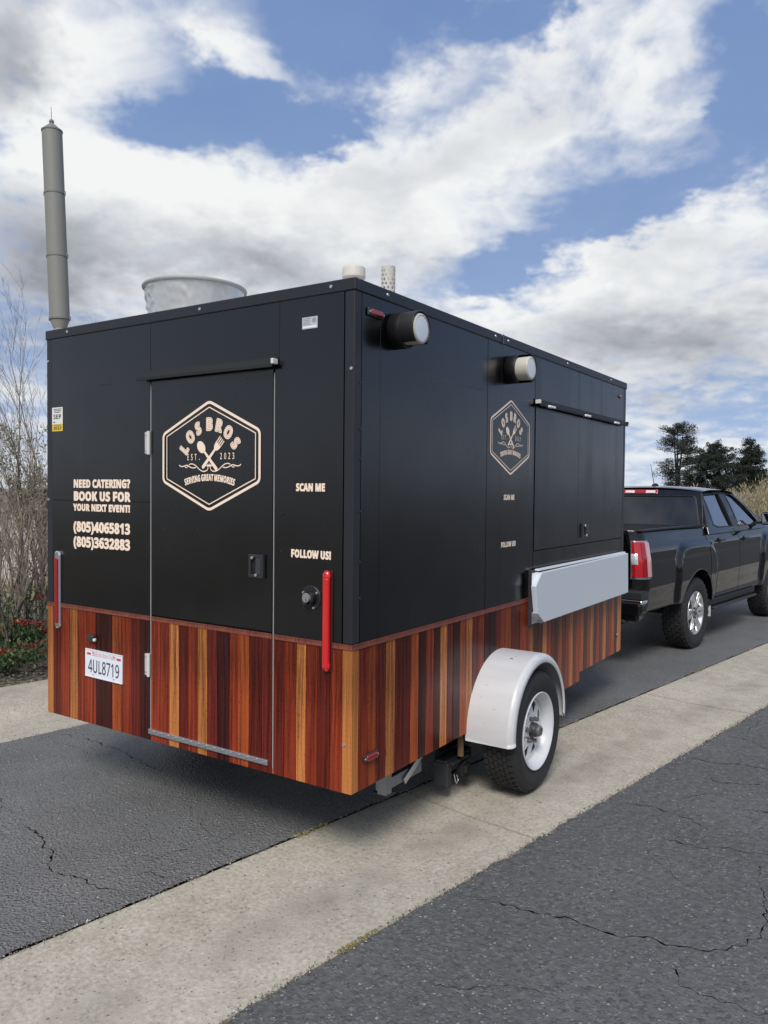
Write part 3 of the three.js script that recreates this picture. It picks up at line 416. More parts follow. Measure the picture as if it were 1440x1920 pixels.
decal('permit_sticker', .103, .138, 2400, (c, w, h) => {
  c.fillStyle = '#d9d8d2'; c.fillRect(0, 0, w, h); c.fillStyle = '#d8b73c'; c.fillRect(0, h * .70, w, h * .3); c.fillStyle = '#33363c';
  fit(c, 'SEP', w * .12, h * .30, w * .74, h * .19, 'bold', .02); fit(c, '2023', w * .12, h * .80, w * .76, h * .13, 'bold', .02); fit(c, 'EXPIRES', w * .16, h * .72, w * .68, h * .055, 'bold', 0);
  for (let i = 0; i < 3; i++) c.fillRect(w * (.12 + .04 * i), h * (.06 + .065 * i), w * (.76 - .08 * i), h * .03); c.fillRect(w * .1, h * .6, w * .2, h * .04);
}, onRear(-2.1235, 1.729, .0056), trailer, .6);
decal('data_sticker', .088, .052, 2400, (c, w, h) => {
  c.fillStyle = '#b9bbbe'; c.fillRect(0, 0, w, h); c.fillStyle = '#7d8086'; for (let i = 0; i < 5; i++) c.fillRect(w * .06, h * (.1 + .13 * i), w * (.5 - .06 * (i % 2)), h * .06); c.strokeStyle = '#4a4c50'; c.lineWidth = w * .03; c.beginPath(); c.arc(w * .78, h * .32, w * .11, 0, 7); c.stroke(); c.beginPath(); c.arc(w * .78, h * .32, w * .04, 0, 7); c.stroke(); c.fillStyle = '#e6e7e8'; c.fillRect(w * .06, h * .76, w * .88, h * .14);
}, onRear(-.243, 2.081, .0052), trailer, .35);
// licence plate
{
  const W = .324, H = .158, place = (g) => g.rotateZ(-.012).translate(-1.697, .345, .006);
  const p = put('license_plate', place(rbox(W, H, .006, 0, 0, 0, .014, 3)), std(.66, .67, .70, .4), trailer);
  decal('plate_print', W - .006, H - .006, 2600, (c, w, h) => {
    c.fillStyle = '#dfe2e8'; c.fillRect(0, 0, w, h); c.fillStyle = '#1d2a55'; fit(c, '4UL8719', w * .07, h * .36, w * .86, h * .47, '', .02);
    c.fillStyle = '#c23b45'; c.fillRect(w * .035, h * .12, w * .11, h * .085); c.fillRect(w * .855, h * .12, w * .11, h * .085);
    c.save(); c.font = 'italic 100px serif'; const t = 'California Horse Trailer', m = c.measureText(t).width; c.translate(w * .17, h * .21); c.scale(w * .66 / m, h * .15 / 72); c.fillText(t, 0, 0); c.restore();
  }, (g) => place(g.translate(0, 0, .0036)), p, .4);
  put('plate_rim', place(extrude([[-W / 2, -H / 2], [W / 2, -H / 2], [W / 2, H / 2], [-W / 2, H / 2]], .003, .001, [[[-W / 2 + .006, -H / 2 + .006], [W / 2 - .006, -H / 2 + .006], [W / 2 - .006, H / 2 - .006], [-W / 2 + .006, H / 2 - .006]]]).translate(0, 0, .002)), std(.72, .73, .75, .4), p);
  for (const [x, y] of [[.09, .062], [-.09, .062], [.09, -.062], [-.09, -.062]]) put('screw', place(cyl(.0045, .005, .004, 8).rotateX(Math.PI / 2).translate(x, y, .005)), screwMat, p);
  const l = put('plate_light', rbox(.055, .036, .03, -1.79, .492, .018, .008), std(.03, .03, .032, .45), trailer); put('lens', rbox(.014, .016, .016, -1.757, .485, .024, .004), std(.75, .75, .72, .3), l);
}
// tread-plate sill under the door
{ const g = [rbox(.84, .026, .010, -.895, .050, .012, .002)]; for (let i = 0; i < 15; i++) g.push(rbox(.030, .006, .005, 0, 0, 0, .002).rotateZ(.5).translate(-1.28 + i * .056, .050, .0175)); put('door_sill', merge(g), std(.55, .56, .57, .38, { metalness: .9 }), trailer); }

// porch lamps on the side wall: drum behind a hooded shroud
function porchLamp(a, y, open0, open1, hoodLen) {
  const place = (g) => g.rotateZ(-Math.PI / 2).translate(.004, y, -a), R = .083;     // lathe axis y -> outwards
  const full = new THREE.LatheGeometry([[.0, 0], [R, 0], [R, .06], [R - .006, .064], [R - .010, .06], [R - .012, .01]].map((v) => new THREE.Vector2(...v)), 40);
  const hood = new THREE.LatheGeometry([[R - .001, .055], [R - .001, hoodLen], [R - .005, hoodLen + .004], [R - .009, hoodLen], [R - .009, .055]].map((v) => new THREE.Vector2(...v)), 40, rad(open1), rad(360 - (open1 - open0)));
  const l = put('porch_light', place(merge([full, hood])), std(.011, .011, .012, .48), trailer);
  put('drum', place(new THREE.LatheGeometry([[.066, .02], [.068, .06], [.070, .131], [.067, .138], [.060, .140]].map((v) => new THREE.Vector2(...v)), 40)), std(.52, .49, .42, .4), l);
  put('lens', place(new THREE.LatheGeometry([[.0, .1415], [.045, .1408], [.060, .1375]].map((v) => new THREE.Vector2(...v)), 40)), std(.62, .66, .70, .28), l);
}
// serving counter, folded down
{
  const s = put('serving_counter', extrude([[3.80, .50], [1.99, .497], [1.885, .565], [1.845, .74], [1.945, .818], [3.78, .828]], .026, .003).rotateY(Math.PI / 2).translate(.045, 0, 0), std(.56, .60, .65, .40), trailer);
  put('counter_flange', merge([rbox(.03, .012, 1.83, .036, .8335, -2.865, .002), rbox(.03, .01, 1.80, .036, .494, -2.90, .002)]), std(.72, .75, .78, .3), s);
  for (const [a, y] of [[1.905, .785], [1.915, .535]]) put('corner_plate', rbox(.006, .075, .10, .040, y, -a, .002), chrome, s);
  put('bracket', merge([rbox(.03, .36, .03, .018, .655, -1.905, .004), rbox(.012, .34, .05, .01, .65, -1.93, .002)]), steelDark, s);
  put('bracket', merge([rbox(.03, .34, .03, .018, .655, -3.76, .004)]), steelDark, s);
}
porchLamp(.325, 2.072, 52, 132, .135); porchLamp(1.575, 2.058, -78, 88, .135);

// roof fittings: dented aluminium fan cone, plastic vent cap, perforated flue
{
  const fan = put('roof_fan', (() => { const sub = new THREE.LatheGeometry([...Array(22)].map((_, i) => { const u = i / 21; return new THREE.Vector2(lerp(.262, .300, u), u * .300); }), 160); const Q = sub.attributes.position; for (let i = 0; i < Q.count; i++) { const x = Q.getX(i), y = Q.getY(i), z = Q.getZ(i), a = Math.atan2(x, z); let d = .0025 * perlin(a * 9, y * 22) ; const q = smoothstep(a, -1.15, -.75) * (1 - smoothstep(a, -.35, .05)); d += q * (.016 * fbm(a * 7 + 3, y * 26, 3) + .008 * perlin(a * 20, y * 50)); const s = 1 + d / Math.hypot(x, z); Q.setXYZ(i, x * s, y, z * s); } sub.computeVertexNormals(); return sub.translate(-1.70, 2.255, -.66); })(), std(.66, .65, .63, .34, { metalness: .8 }), trailer);
  put('fan_rim', new THREE.TorusGeometry(.306, .0115, 12, 90).rotateX(Math.PI / 2).translate(-1.70, 2.255 + .304, -.66), std(.30, .30, .29, .45), fan);
  put('fan_shroud', new THREE.LatheGeometry([[.285, .29], [.28, .2], [.0, .19]].map((v) => new THREE.Vector2(...v)), 48).translate(-1.70, 2.255, -.66), std(.08, .08, .08, .6), fan);
  put('bolt', merge([rbox(.016, .03, .01, -1.978, 2.42, -.60, .003)]), galv, fan);
  const capMat = std(.58, .55, .48, .5);
  const v = put('vent_cap', new THREE.LatheGeometry([[.073, -.07], [.073, .0], [.052, .015], [.039, .03], [.039, .085], [.056, .092], [.058, .098], [.057, .140], [.052, .147], [0, .150]].map((q) => new THREE.Vector2(...q)), 36).translate(-.312, 2.29, -.42), capMat, trailer);
  put('vent_screen', new THREE.TorusGeometry(.041, .004, 8, 30).rotateX(Math.PI / 2).translate(-.312, 2.385, -.42), std(.3, .28, .25, .6), v);
  // perforated flue: real holes
  const ev = new Evaluator(); ev.attributes = ['position', 'normal'];
  let tube = ev.evaluate(new Brush(cyl(.0345, .0345, .32, 32)), new Brush(cyl(.0315, .0315, .34, 32)), SUBTRACTION); const tools = [];
  for (let k = 0; k < 6; k++) for (let i = 0; i < 5; i++) tools.push(cyl(.0072, .0072, .14, 8).rotateX(Math.PI / 2).rotateY((i + .5 * (k % 2)) / 5 * Math.PI).translate(0, .136 - k * .0205, 0).toNonIndexed());
  for (const t of tools) tube = ev.evaluate(tube, new Brush(t), SUBTRACTION);
  put('perforated_flue', tube.geometry.translate(-.15, 2.27, -.485), std(.50, .48, .43, .5), trailer);
}

// underside: frame, springs, stabiliser leg, tow socket, axle, tongue
{
  put('frame_rail', merge([box(.06, .10, 3.3, -.30, -.03, -2.15), box(.06, .10, 3.3, -TW + .30, -.03, -2.15), box(TW - .6, .08, .06, -TW / 2, -.03, -.55), box(TW - .6, .08, .06, -TW / 2, -.05, -1.2), box(TW - .6, .08, .06, -TW / 2, -.05, -2.2), box(TW - .6, .08, .06, -TW / 2, -.05, -3.3)]), steelDark, trailer);
  put('axle', merge([cyl(.04, .04, TW + .3, 16).rotateZ(Math.PI / 2).translate(-TW / 2, -.13, -1.48), box(.06, .05, .9, -.2, -.17, -1.48), box(.06, .05, .9, -TW + .2, -.17, -1.48), box(.05, .16, .05, -.2, -.08, -1.06), box(.05, .16, .05, -TW + .2, -.08, -1.06)]), steelDark, trailer);
  const j = put('stabiliser_leg', merge([rbox(.05, .055, .36, -.13, -.12, -.60, .004).rotateX(0), rbox(.055, .15, .05, -.115, -.085, -.44, .004)]), galv, trailer);
  put('leg_brace', rbox(.012, .035, .24, -.098, -.085, -.70, .003).translate(0, .085, .70).rotateX(.5).translate(0, -.085, -.70), std(.62, .63, .65, .35, { metalness: 1 }), j); put('leg_foot', rbox(.09, .012, .07, -.13, -.165, -.46, .003), steelDark, j);
  const h = put('tow_socket', merge([rbox(.09, .13, .05, -.12, -.235, -1.03, .006), rbox(.07, .07, .30, -.12, -.19, -1.16, .006), rbox(.13, .012, .22, -.12, -.175, -1.14, .003)]), steelDark, trailer);
  put('socket_cover', merge([cyl(.045, .045, .04, 24).rotateZ(Math.PI / 2).translate(-.08, -.245, -1.2), rbox(.02, .04, .06, -.055, -.245, -1.2, .004)]), std(.022, .022, .024, .4), h);
  put('clip', new THREE.TubeGeometry(new THREE.CatmullRomCurve3([[-.08, -.25, -1.09], [-.075, -.29, -1.10], [-.078, -.31, -1.12], [-.08, -.30, -1.14], [-.08, -.26, -1.12]].map((v) => new THREE.Vector3(...v))), 16, .0035, 6), chrome, h);
  put('shackle', rbox(.03, .14, .022, -.045, -.075, -1.10, .004), std(.16, .10, .06, .7), trailer);
  const bar = (x0, z0, x1, z1) => { const L = Math.hypot(x1 - x0, z1 - z0); return box(.07, .09, L).rotateY(Math.atan2(x1 - x0, z1 - z0)).translate((x0 + x1) / 2, -.03, (z0 + z1) / 2); };
  const tg = put('tongue', merge([bar(-.45, -3.6, -.98, -4.62), bar(-1.75, -3.6, -1.02, -4.62)]), steelDark, trailer);
  put('coupler', merge([rbox(.12, .10, .3, -1, .02, -4.72, .02), cyl(.028, .028, .5, 14).translate(-1, -.0, -4.45)]), steelDark, tg);
  put('ball_hitch', new THREE.SphereGeometry(.03, 16, 12).translate(-1, -.03, -4.80), chrome, tg);
}
// fenders and wheels
const fenderMat = (() => { const r = rng(77), t = dataTex(512, 512, (() => { const d = new Float32Array(512 * 512).fill(1), rust = new Float32Array(512 * 512); speckle(512, 90, 9, .7, 2.2, (k, v) => { rust[k] = .5 * v; }); return (i, j, o) => { const k = j * 512 + i, n = .97 + .05 * fbm(i / 64, j / 64, 4), q = rust[k]; o[0] = .80 * n * d[k] - .12 * q; o[1] = .80 * n - .38 * q; o[2] = .805 * n - .5 * q; }; })(), true); void r; return new THREE.MeshPhysicalMaterial({ map: t, roughness: .38, clearcoat: .35, clearcoatRoughness: .25 }); })();
function fenderGeo(side) {
  const N = 48, a0 = rad(-6), a1 = rad(186), prof = [];              // cross-section: x outwards, radius
  const R = .402; prof.push([-.01, R], [.235, R]); for (let i = 1; i <= 5; i++) { const q = i / 5 * Math.PI / 2; prof.push([.235 + .036 * Math.sin(q), R - .036 + .036 * Math.cos(q)]); } prof.push([.271, R - .05], [.262, R - .052], [.262, R - .036]); for (let i = 4; i >= 0; i--) { const q = i / 5 * Math.PI / 2; prof.push([.235 + .028 * Math.sin(q), R - .036 + .028 * Math.cos(q)]); } prof.push([-.01, R - .008]);
  const p = [], uv = [], idx = [], m = prof.length;
  for (let i = 0; i <= N; i++) { const a = lerp(a0, a1, i / N); for (let k = 0; k < m; k++) { const [x, r] = prof[k]; p.push(side * x, .0 + r * Math.sin(a), r * Math.cos(a)); uv.push(i / N * 2, k / m); } }
  for (let i = 0; i < N; i++) for (let k = 0; k < m; k++) { const k2 = (k + 1) % m, a = i * m + k, b = i * m + k2, c = a + m, d = b + m; side > 0 ? idx.push(a, b, c, b, d, c) : idx.push(a, c, b, b, c, d); }
  for (const i of [0, N]) for (let k = 1; k + 1 < m; k++) idx.push(i * m, i * m + k, i * m + k + 1);
  const g = new THREE.BufferGeometry(); g.setAttribute('position', new THREE.Float32BufferAttribute(p, 3)); g.setAttribute('uv', new THREE.Float32BufferAttribute(uv, 2)); g.setIndex(idx); g.computeVertexNormals(); return g;
}
{
  const f = put('fender', fenderGeo(1).translate(.006, 0, -1.475), fenderMat, trailer);
  const r = rng(3); const chipG = []; for (const [a, x, s] of [[108, .135, .016], [104, .15, .008], [112, .19, .005], [150, .06, .004], [170, .1, .004]]) { const pts = []; for (let i = 0; i < 7; i++) { const q = i / 7 * 6.283, e = s * (.35 + .65 * r()); pts.push([e * Math.cos(q), .45 * e * Math.sin(q)]); } const g = new THREE.ShapeGeometry(new THREE.Shape(pts.map((v) => new THREE.Vector2(...v)))).rotateX(-Math.PI / 2).translate(x, .4032, 0).rotateX(-rad(90 - a)); void g; const h = new THREE.ShapeGeometry(new THREE.Shape(pts.map((v) => new THREE.Vector2(...v)))).rotateX(-Math.PI / 2).translate(x, .4034, 0).rotateX(rad(90 - (180 - a))); chipG.push(h.translate(.006, 0, -1.475)); }
  put('paint_chip', merge(chipG), std(.03, .03, .035, .8), f);
  put('fender', fenderGeo(-1).translate(-TW - .006, 0, -1.475), fenderMat, trailer);
}
// a tyre with tread blocks; axis along x, outer face at +x
function tyreGeo(R, rim, w, blocks, rows, depth, bulge = .012) {
  const h = w / 2, P = [[rim - .012, -h * .80], [rim + .004, -h * .86], [lerp(rim, R, .45), -h - bulge * .4], [lerp(rim, R, .72), -h + .003], [R - .016, -h * .88], [R - depth, -h * .72]];
  const grooves = rows - 1; const pts = [...P];
  for (let i = 0; i <= 10; i++) pts.push([R - depth, lerp(-h * .70, h * .70, i / 10)]);
  for (const [r, x] of [...P].reverse()) pts.push([r, -x]);
  const g = [new THREE.LatheGeometry(pts.map(([r, x]) => new THREE.Vector2(r, x)), 96)];
  for (const rr of [lerp(rim, R, .22), lerp(rim, R, .62)]) g.push(new THREE.TorusGeometry(rr, .0022, 5, 96).rotateX(Math.PI / 2).translate(0, h + (rr > lerp(rim, R, .4) ? -.0005 : -.008), 0));
  const bw = w * .80 / rows, tread = [];
  for (let r = 0; r < rows; r++) for (let i = 0; i < blocks; i++) {
    const x = lerp(-w * .40, w * .40, (r + .5) / rows), a = (i + .5 * (r % 2)) / blocks * Math.PI * 2, L = 2 * Math.PI * R / blocks, edge = r === 0 || r === rows - 1;
    const b = box(depth + .006, bw * .82, L * (edge ? .62 : .80)).rotateX((r % 2 ? 1 : -1) * (edge ? .05 : .28)).translate(R - depth / 2 - .003, x, 0).rotateY(a); tread.push(b);
    if (edge && rows < 6) tread.push(box(.030, .008, L * .55).translate(R - .026, Math.sign(x) * h * .90, 0).rotateY(a));
  }
  void grooves; return [merge([...g, ...tread]).rotateZ(-Math.PI / 2)];
}
const tyreMat = std(.017, .017, .018, .78), sidewall = tyreMat;
function trailerWheel(x, side) {
  const w = new THREE.Group(); w.name = 'wheel'; trailer.add(w); w.position.set(x, -.043, -1.48); if (side < 0) w.rotation.y = Math.PI;
  put('tyre', tyreGeo(.347, .218, .215, 52, 6, .007)[0], sidewall, w);
  const lath = (pts, n = 64) => new THREE.LatheGeometry(pts.map((v) => new THREE.Vector2(...v)), n).rotateZ(-Math.PI / 2);
  // rim barrel and stepped lip
  put('rim', lath([[.190, -.09], [.196, -.02], [.176, .0], [.174, .028], [.186, .04], [.190, .062], [.202, .070], [.206, .088], [.219, .092], [.222, .098], [.2215, .104], [.216, .104], [.2135, .098], [.200, .094], [.196, .076], [.184, .068], [.180, .038]]), whitePaint, w);
  const hole = (a) => { const o = []; for (const [r, d] of [[.092, 0], [.102, -.12], [.150, -.235], [.160, -.17], [.163, 0], [.160, .17], [.150, .235], [.102, .12]]) o.push([r * Math.cos(a + d), r * Math.sin(a + d)]); return o; };
  const disc = []; for (let i = 0; i < 60; i++) disc.push([.179 * Math.cos(i / 60 * 6.2832), .179 * Math.sin(i / 60 * 6.2832)]);
  const centre = []; for (let i = 0; i < 32; i++) centre.push([.040 * Math.cos(-i / 32 * 6.2832), .040 * Math.sin(-i / 32 * 6.2832)]);
  const d = extrude(disc, .005, .001, [centre, ...[...Array(8)].map((_, i) => hole((i + .5) / 8 * Math.PI * 2))]);
  const P = d.attributes.position; for (let i = 0; i < P.count; i++) { const r = Math.hypot(P.getX(i), P.getY(i)); P.setZ(i, P.getZ(i) + .016 * (1 - smoothstep(r, .06, .17))); } d.computeVertexNormals();
  put('wheel_disc', d.rotateY(Math.PI / 2).translate(.036, 0, 0), whitePaint, w);
  put('brake_drum', cyl(.15, .15, .06, 40).rotateZ(Math.PI / 2).translate(-.02, 0, 0), gapDark, w);
  const hub = put('hub', lath([[.047, .0], [.045, .05], [.040, .083], [.038, .088], [.031, .096]]), std(.035, .035, .037, .45), w);
  put('hub_cap', lath([[.029, .092], [.031, .097], [.031, .107], [.026, .115], [.017, .117], [.015, .110], [.0, .110]], 28), std(.11, .11, .115, .45), hub);
  for (let i = 0; i < 6; i++) put('lug_nut', merge([cyl(.010, .012, .030, 6).rotateZ(Math.PI / 2), cyl(.013, .015, .008, 12).rotateZ(Math.PI / 2).translate(-.01, 0, 0)]).translate(.064, .070 * Math.cos(i / 6 * 6.2832 + .3), .070 * Math.sin(i / 6 * 6.2832 + .3)), std(.25, .25, .26, .4, { metalness: .8 }), w);
  return w;
}
trailerWheel(.158, 1); trailerWheel(-TW - .158, -1);

// ------------------------------------------------------------------ pickup truck (x to its right, z backwards; rear axle over the origin)
const truck = thing('pickup_truck', 'glossy black crew cab pickup truck hitched in front of the trailer', 'pickup truck');
truck.position.set(2.725, 0, -9.06); truck.rotation.y = -rad(41.5);
{
  const paint = phy(.0030, .0031, .0042, .6, { clearcoat: 1, clearcoatRoughness: .01, specularIntensity: .1 }), glass = phy(.004, .0045, .005, .02, { clearcoat: 1, clearcoatRoughness: 0, ior: 2.33 }), inner = gapDark, brightTrim = chrome;
  const WB = 2.86, W = .90, RA = .475, YC = .385;
  const arch = (s, c) => { const d = s - c; return Math.abs(d) < RA ? YC + Math.sqrt(RA * RA - d * d) : 0; };
  const yb = (s) => Math.max(s < -.3 ? .545 : .475, arch(s, 0), arch(s, WB));
  const yt = (s) => s < .34 ? lerp(1.335, 1.30, (s + 1.4) / 1.7) : s < 2.4 ? 1.275 : lerp(1.25, 1.12, smoothstep(s, 2.4, 3.6));
  const bulge = (s, y, c) => { const u = Math.pow(Math.abs(s - c) / .60, 5) + Math.pow(Math.max(0, y - .55) / .62, 5); return (1 - smoothstep(u, .62, 1.0)) * .034; };
  const X = (s, y) => {
    let x = W - .008;
    if (y > .80) { const q = (y - .80) / .48; x -= .060 * q * q; }
    if (y < .80) { const q = (.80 - y) / .33; x -= .045 * q * q; }
    x += .008 * Math.exp(-Math.pow((y - 1.13) / .05, 2)) - .010 * Math.exp(-Math.pow((y - .68) / .09, 2));
    x += bulge(s, y, 0) + bulge(s, y, WB);
    if (s < -1.27) { const q = Math.min(1, (-1.27 - s) / .13); x -= .13 * (1 - Math.sqrt(1 - q * q)); }
    if (s > 3.25) { const q = Math.min(1, (s - 3.25) / .40); x -= .30 * (1 - Math.sqrt(1 - q * q)); }
    return x;
  };
  const span = (s0, s1, step = .03) => { const o = [], n = Math.max(2, Math.ceil((s1 - s0) / step)); for (let i = 0; i <= n; i++) o.push(lerp(s0, s1, i / n)); for (const c of [0, WB]) for (const e of [-RA, RA]) for (const d of [-.0005, .0005, .004, -.004]) { const v = c + e + d; if (v > s0 && v < s1) o.push(v); } return o.sort((a, b) => a - b); };
  function skin(side, s0, s1, low = yb, high = yt, inTop = .07, M = 26) {
    const S = span(s0, s1), p = [], idx = [], rows = M + 6;
    for (const s of S) {
      const b = low(s), t = high(s), xb = X(s, b), xt = X(s, t);
      p.push(side * (xb - .09), b + .012, -s, side * (xb - .006), b, -s);
      for (let j = 0; j <= M; j++) { const y = lerp(b + .004, t - .012, j / M); p.push(side * X(s, y), y, -s); }
      p.push(side * (xt - .004), t - .004, -s, side * (xt - .014), t, -s, side * (xt - inTop), t + .001, -s);
    }
    for (let i = 0; i + 1 < S.length; i++) for (let j = 0; j + 1 < rows; j++) { const a = i * rows + j, c = a + rows; side > 0 ? idx.push(a, c, a + 1, a + 1, c, c + 1) : idx.push(a, a + 1, c, a + 1, c + 1, c); }
    const g = new THREE.BufferGeometry(); g.setAttribute('position', new THREE.Float32BufferAttribute(p, 3)); g.setIndex(idx); g.computeVertexNormals(); return g;
  }
  const both = [1, -1];
  for (const k of both) {
    put('bed_side', skin(k, -1.40, .325, yb, yt, .10), paint, truck);
    const rd = put('rear_door', skin(k, .34, 1.415), paint, truck), fd = put('front_door', skin(k, 1.425, 2.40, (s) => Math.max(.475, arch(s, WB))), paint, truck);
    put('front_fender', skin(k, 2.41, 3.62), paint, truck);
    for (const [parent, s, y] of [[rd, .74, 1.135], [fd, 1.63, 1.115]]) {     // handles in a scooped cup
      const x = X(s, y) * k; put('handle', merge([rbox(.022, .028, .19, x + k * .022, y + .006, -s - .02, .01, 3), rbox(.03, .026, .03, x + k * .008, y + .006, -s + .06, .008)]), paint, parent);
      put('handle_cup', new THREE.SphereGeometry(.055, 20, 12).scale(.1, .75, 1.15).translate(x + k * .001, y - .004, -s - .0), std(.006, .006, .007, .3), parent);
    }
    put('rocker_panel', rbox(.06, .075, 1.62, k * .845, .445, -1.26, .02), blackPlastic, truck);
    put('side_step', rbox(.10, .03, 1.55, k * .86, .385, -1.26, .012), std(.02, .02, .021, .5), truck);
    // dark trim line along the window sill
    put('sill_trim', rbox(.008, .008, 1.40, k * .834, 1.279, -1.48, .003), brightTrim, truck);
  }
  // dark cores so that gaps show black, and wheel housings
  put('chassis', merge([box(1.1, .55, 4.4, 0, .72, -.95), box(1.66, .74, 1.45, 0, .86, -1.20), box(1.5, .6, .72, 0, .80, .98), box(1.36, .5, .42, 0, .75, -3.4), box(1.66, .28, 1.1, 0, 1.0, -2.80), box(1.66, .30, .95, 0, 1.03, 0)]), inner, truck);
  // tailgate and the rear end
  const tg = put('tailgate', rbox(1.30, .72, .05, 0, .955, 1.385, .016, 3), paint, truck); put('tailgate_cap', rbox(1.34, .03, .075, 0, 1.322, 1.372, .012), blackPlastic, tg);
  put('tailgate_handle', rbox(.26, .075, .02, 0, 1.17, 1.408, .012), blackPlastic, tg);
  put('rear_panel', merge([box(1.52, .74, .02, 0, .92, 1.362)]), paint, truck);
  // bed rails caps
  for (const k of both) put('bed_rail', rbox(.10, .018, 1.64, k * .80, 1.327, .535, .008).rotateX(0), blackPlastic, truck);
  // tail lamps wrap the corner
  const curve = [[.755, -1.402]]; for (let i = 0; i <= 10; i++) { const q = i / 10 * Math.PI / 2; curve.push([.762 + .13 * Math.sin(q), -1.272 - .13 * Math.cos(q)]); } curve.push([.892, -1.15]);
  const cl = [0]; for (let i = 1; i < curve.length; i++) cl.push(cl[i - 1] + Math.hypot(curve[i][0] - curve[i - 1][0], curve[i][1] - curve[i - 1][1]));
  const at = (l) => { let i = 1; while (i < curve.length - 1 && cl[i] < l) i++; const u = (l - cl[i - 1]) / (cl[i] - cl[i - 1]); const a = curve[i - 1], b = curve[i], dx = b[0] - a[0], ds = b[1] - a[1], q = Math.hypot(dx, ds); return [lerp(a[0], b[0], u), lerp(a[1], b[1], u), -ds / q * -1, dx / q * -1]; };
  const wrap = (k, l0, l1, y0, y1, off) => {                                      // patch along the corner, standing off by off
    const n = 18, p = [], idx = []; for (let i = 0; i <= n; i++) { const [x, s, nx, ns] = at(lerp(l0, l1, i / n)), edge = i === 0 || i === n; const bow = edge ? 0 : 1; for (const [y, o] of [[y0, 0], [y0 + .004, off * bow], [(y0 + y1) / 2, off * bow + .002 * bow], [y1 - .004, off * bow], [y1, 0]]) p.push(k * (x + nx * o - .055 * Math.pow((y - .80) / .48, 2) * clamp((x - .76) / .12, 0, 1)), y, -(s + ns * o)); }
    for (let i = 0; i < n; i++) for (let j = 0; j < 4; j++) { const a = i * 5 + j, c = a + 5; idx.push(a, c, a + 1, a + 1, c, c + 1); }
    const g = new THREE.BufferGeometry(); g.setAttribute('position', new THREE.Float32BufferAttribute(p, 3)); g.setIndex(idx); g.computeVertexNormals(); return g;
  };
  for (const k of both) {
    const t = put('tail_light', wrap(k, 0, .245, .865, 1.235, .010), std(.45, .45, .46, .15, { metalness: .8 }), truck);
    put('red_lens', wrap(k, .014, .168, .885, 1.225, .020), phy(.42, .006, .012, .1, { clearcoat: 1 }), t); put('clear_lens', wrap(k, .173, .236, .885, 1.22, .018), phy(.55, .30, .32, .12, { clearcoat: 1 }), t);
    put('reverse_lens', wrap(k, .010, .080, 1.005, 1.115, .024), phy(.75, .76, .78, .08, { clearcoat: 1, metalness: .35 }), t); put('red_lens', wrap(k, .112, .162, .89, 1.22, .024), phy(.25, .004, .01, .1, { clearcoat: 1 }), t);
  }
  // bumper: black upper pads with a step notch, chrome strip, body below, hitch step
  const bump = put('rear_bumper', merge([rbox(1.84, .13, .16, 0, .60, 1.455, .04, 4), rbox(1.76, .12, .14, 0, .535, 1.44, .03, 3)]), paint, truck);
  put('chrome_strip', rbox(1.87, .042, .14, 0, .668, 1.474, .018, 3), brightTrim, bump);
  for (const k of both) put('bumper_pad', extrude([[.42, 0], [.935, 0], [.935, .075], [.56, .075], [.50, .022], [.42, .018]], .14, .008).scale(k, 1, 1).translate(0, .690, 1.395), std(.018, .018, .019, .6), bump);
  put('bumper_pad', rbox(.86, .02, .14, 0, .698, 1.465, .006), std(.018, .018, .019, .6), bump);
  put('hitch_step', merge([rbox(1.5, .045, .10, 0, .465, 1.46, .015, 3), box(.1, .1, .5, 0, .43, 1.3)]), std(.018, .018, .019, .6), bump);
  put('exhaust_pipe', cyl(.035, .035, .4, 20).rotateX(Math.PI / 2).translate(.55, .42, 1.0), std(.12, .12, .12, .5, { metalness: .8 }), truck);
  // cab: side frames with window openings, on the lean of the glass
  const XB = .842, K = .36, lean = (g, k, off = 0) => { const P = g.attributes.position; for (let i = 0; i < P.count; i++) { const u = P.getX(i), v = P.getY(i), w = P.getZ(i); P.setXYZ(i, k * (XB + off - (v - 1.27) * K - .03 * Math.pow(Math.max(0, v - 1.27) / .45, 3) + w), v, -u); } if (k < 0) { const a = P.array; for (let i = 0; i < a.length; i += 9) for (let c = 0; c < 3; c++) { const q = a[i + 3 + c]; a[i + 3 + c] = a[i + 6 + c]; a[i + 6 + c] = q; } } g.deleteAttribute('normal'); g.computeVertexNormals(); return g; };
  const frame = [[.355, 1.22], [.375, 1.30], [.60, 1.69], [.66, 1.715], [1.0, 1.728], [1.35, 1.72], [1.62, 1.69], [1.95, 1.545], [2.45, 1.26], [2.46, 1.22]];
  const w1 = [[.595, 1.325], [.63, 1.315], [.72, 1.296], [1.20, 1.288], [1.155, 1.672], [.64, 1.664], [.615, 1.62]], w2 = [[1.43, 1.288], [2.2, 1.284], [2.17, 1.33], [1.90, 1.515], [1.68, 1.628], [1.56, 1.664], [1.375, 1.672]];
  const grow = (pts, d) => { const cx = pts.reduce((a, p) => a + p[0], 0) / pts.length, cy = pts.reduce((a, p) => a + p[1], 0) / pts.length; return pts.map(([x, y]) => { const q = Math.hypot(x - cx, y - cy); return [x + (x - cx) / q * d, y + (y - cy) / q * d]; }); };
  const dense = (pts, n = 6) => { const o = []; pts.forEach((p, i) => { const q = pts[(i + 1) % pts.length]; for (let k = 0; k < n; k++) o.push([lerp(p[0], q[0], k / n), lerp(p[1], q[1], k / n)]); }); return o; };
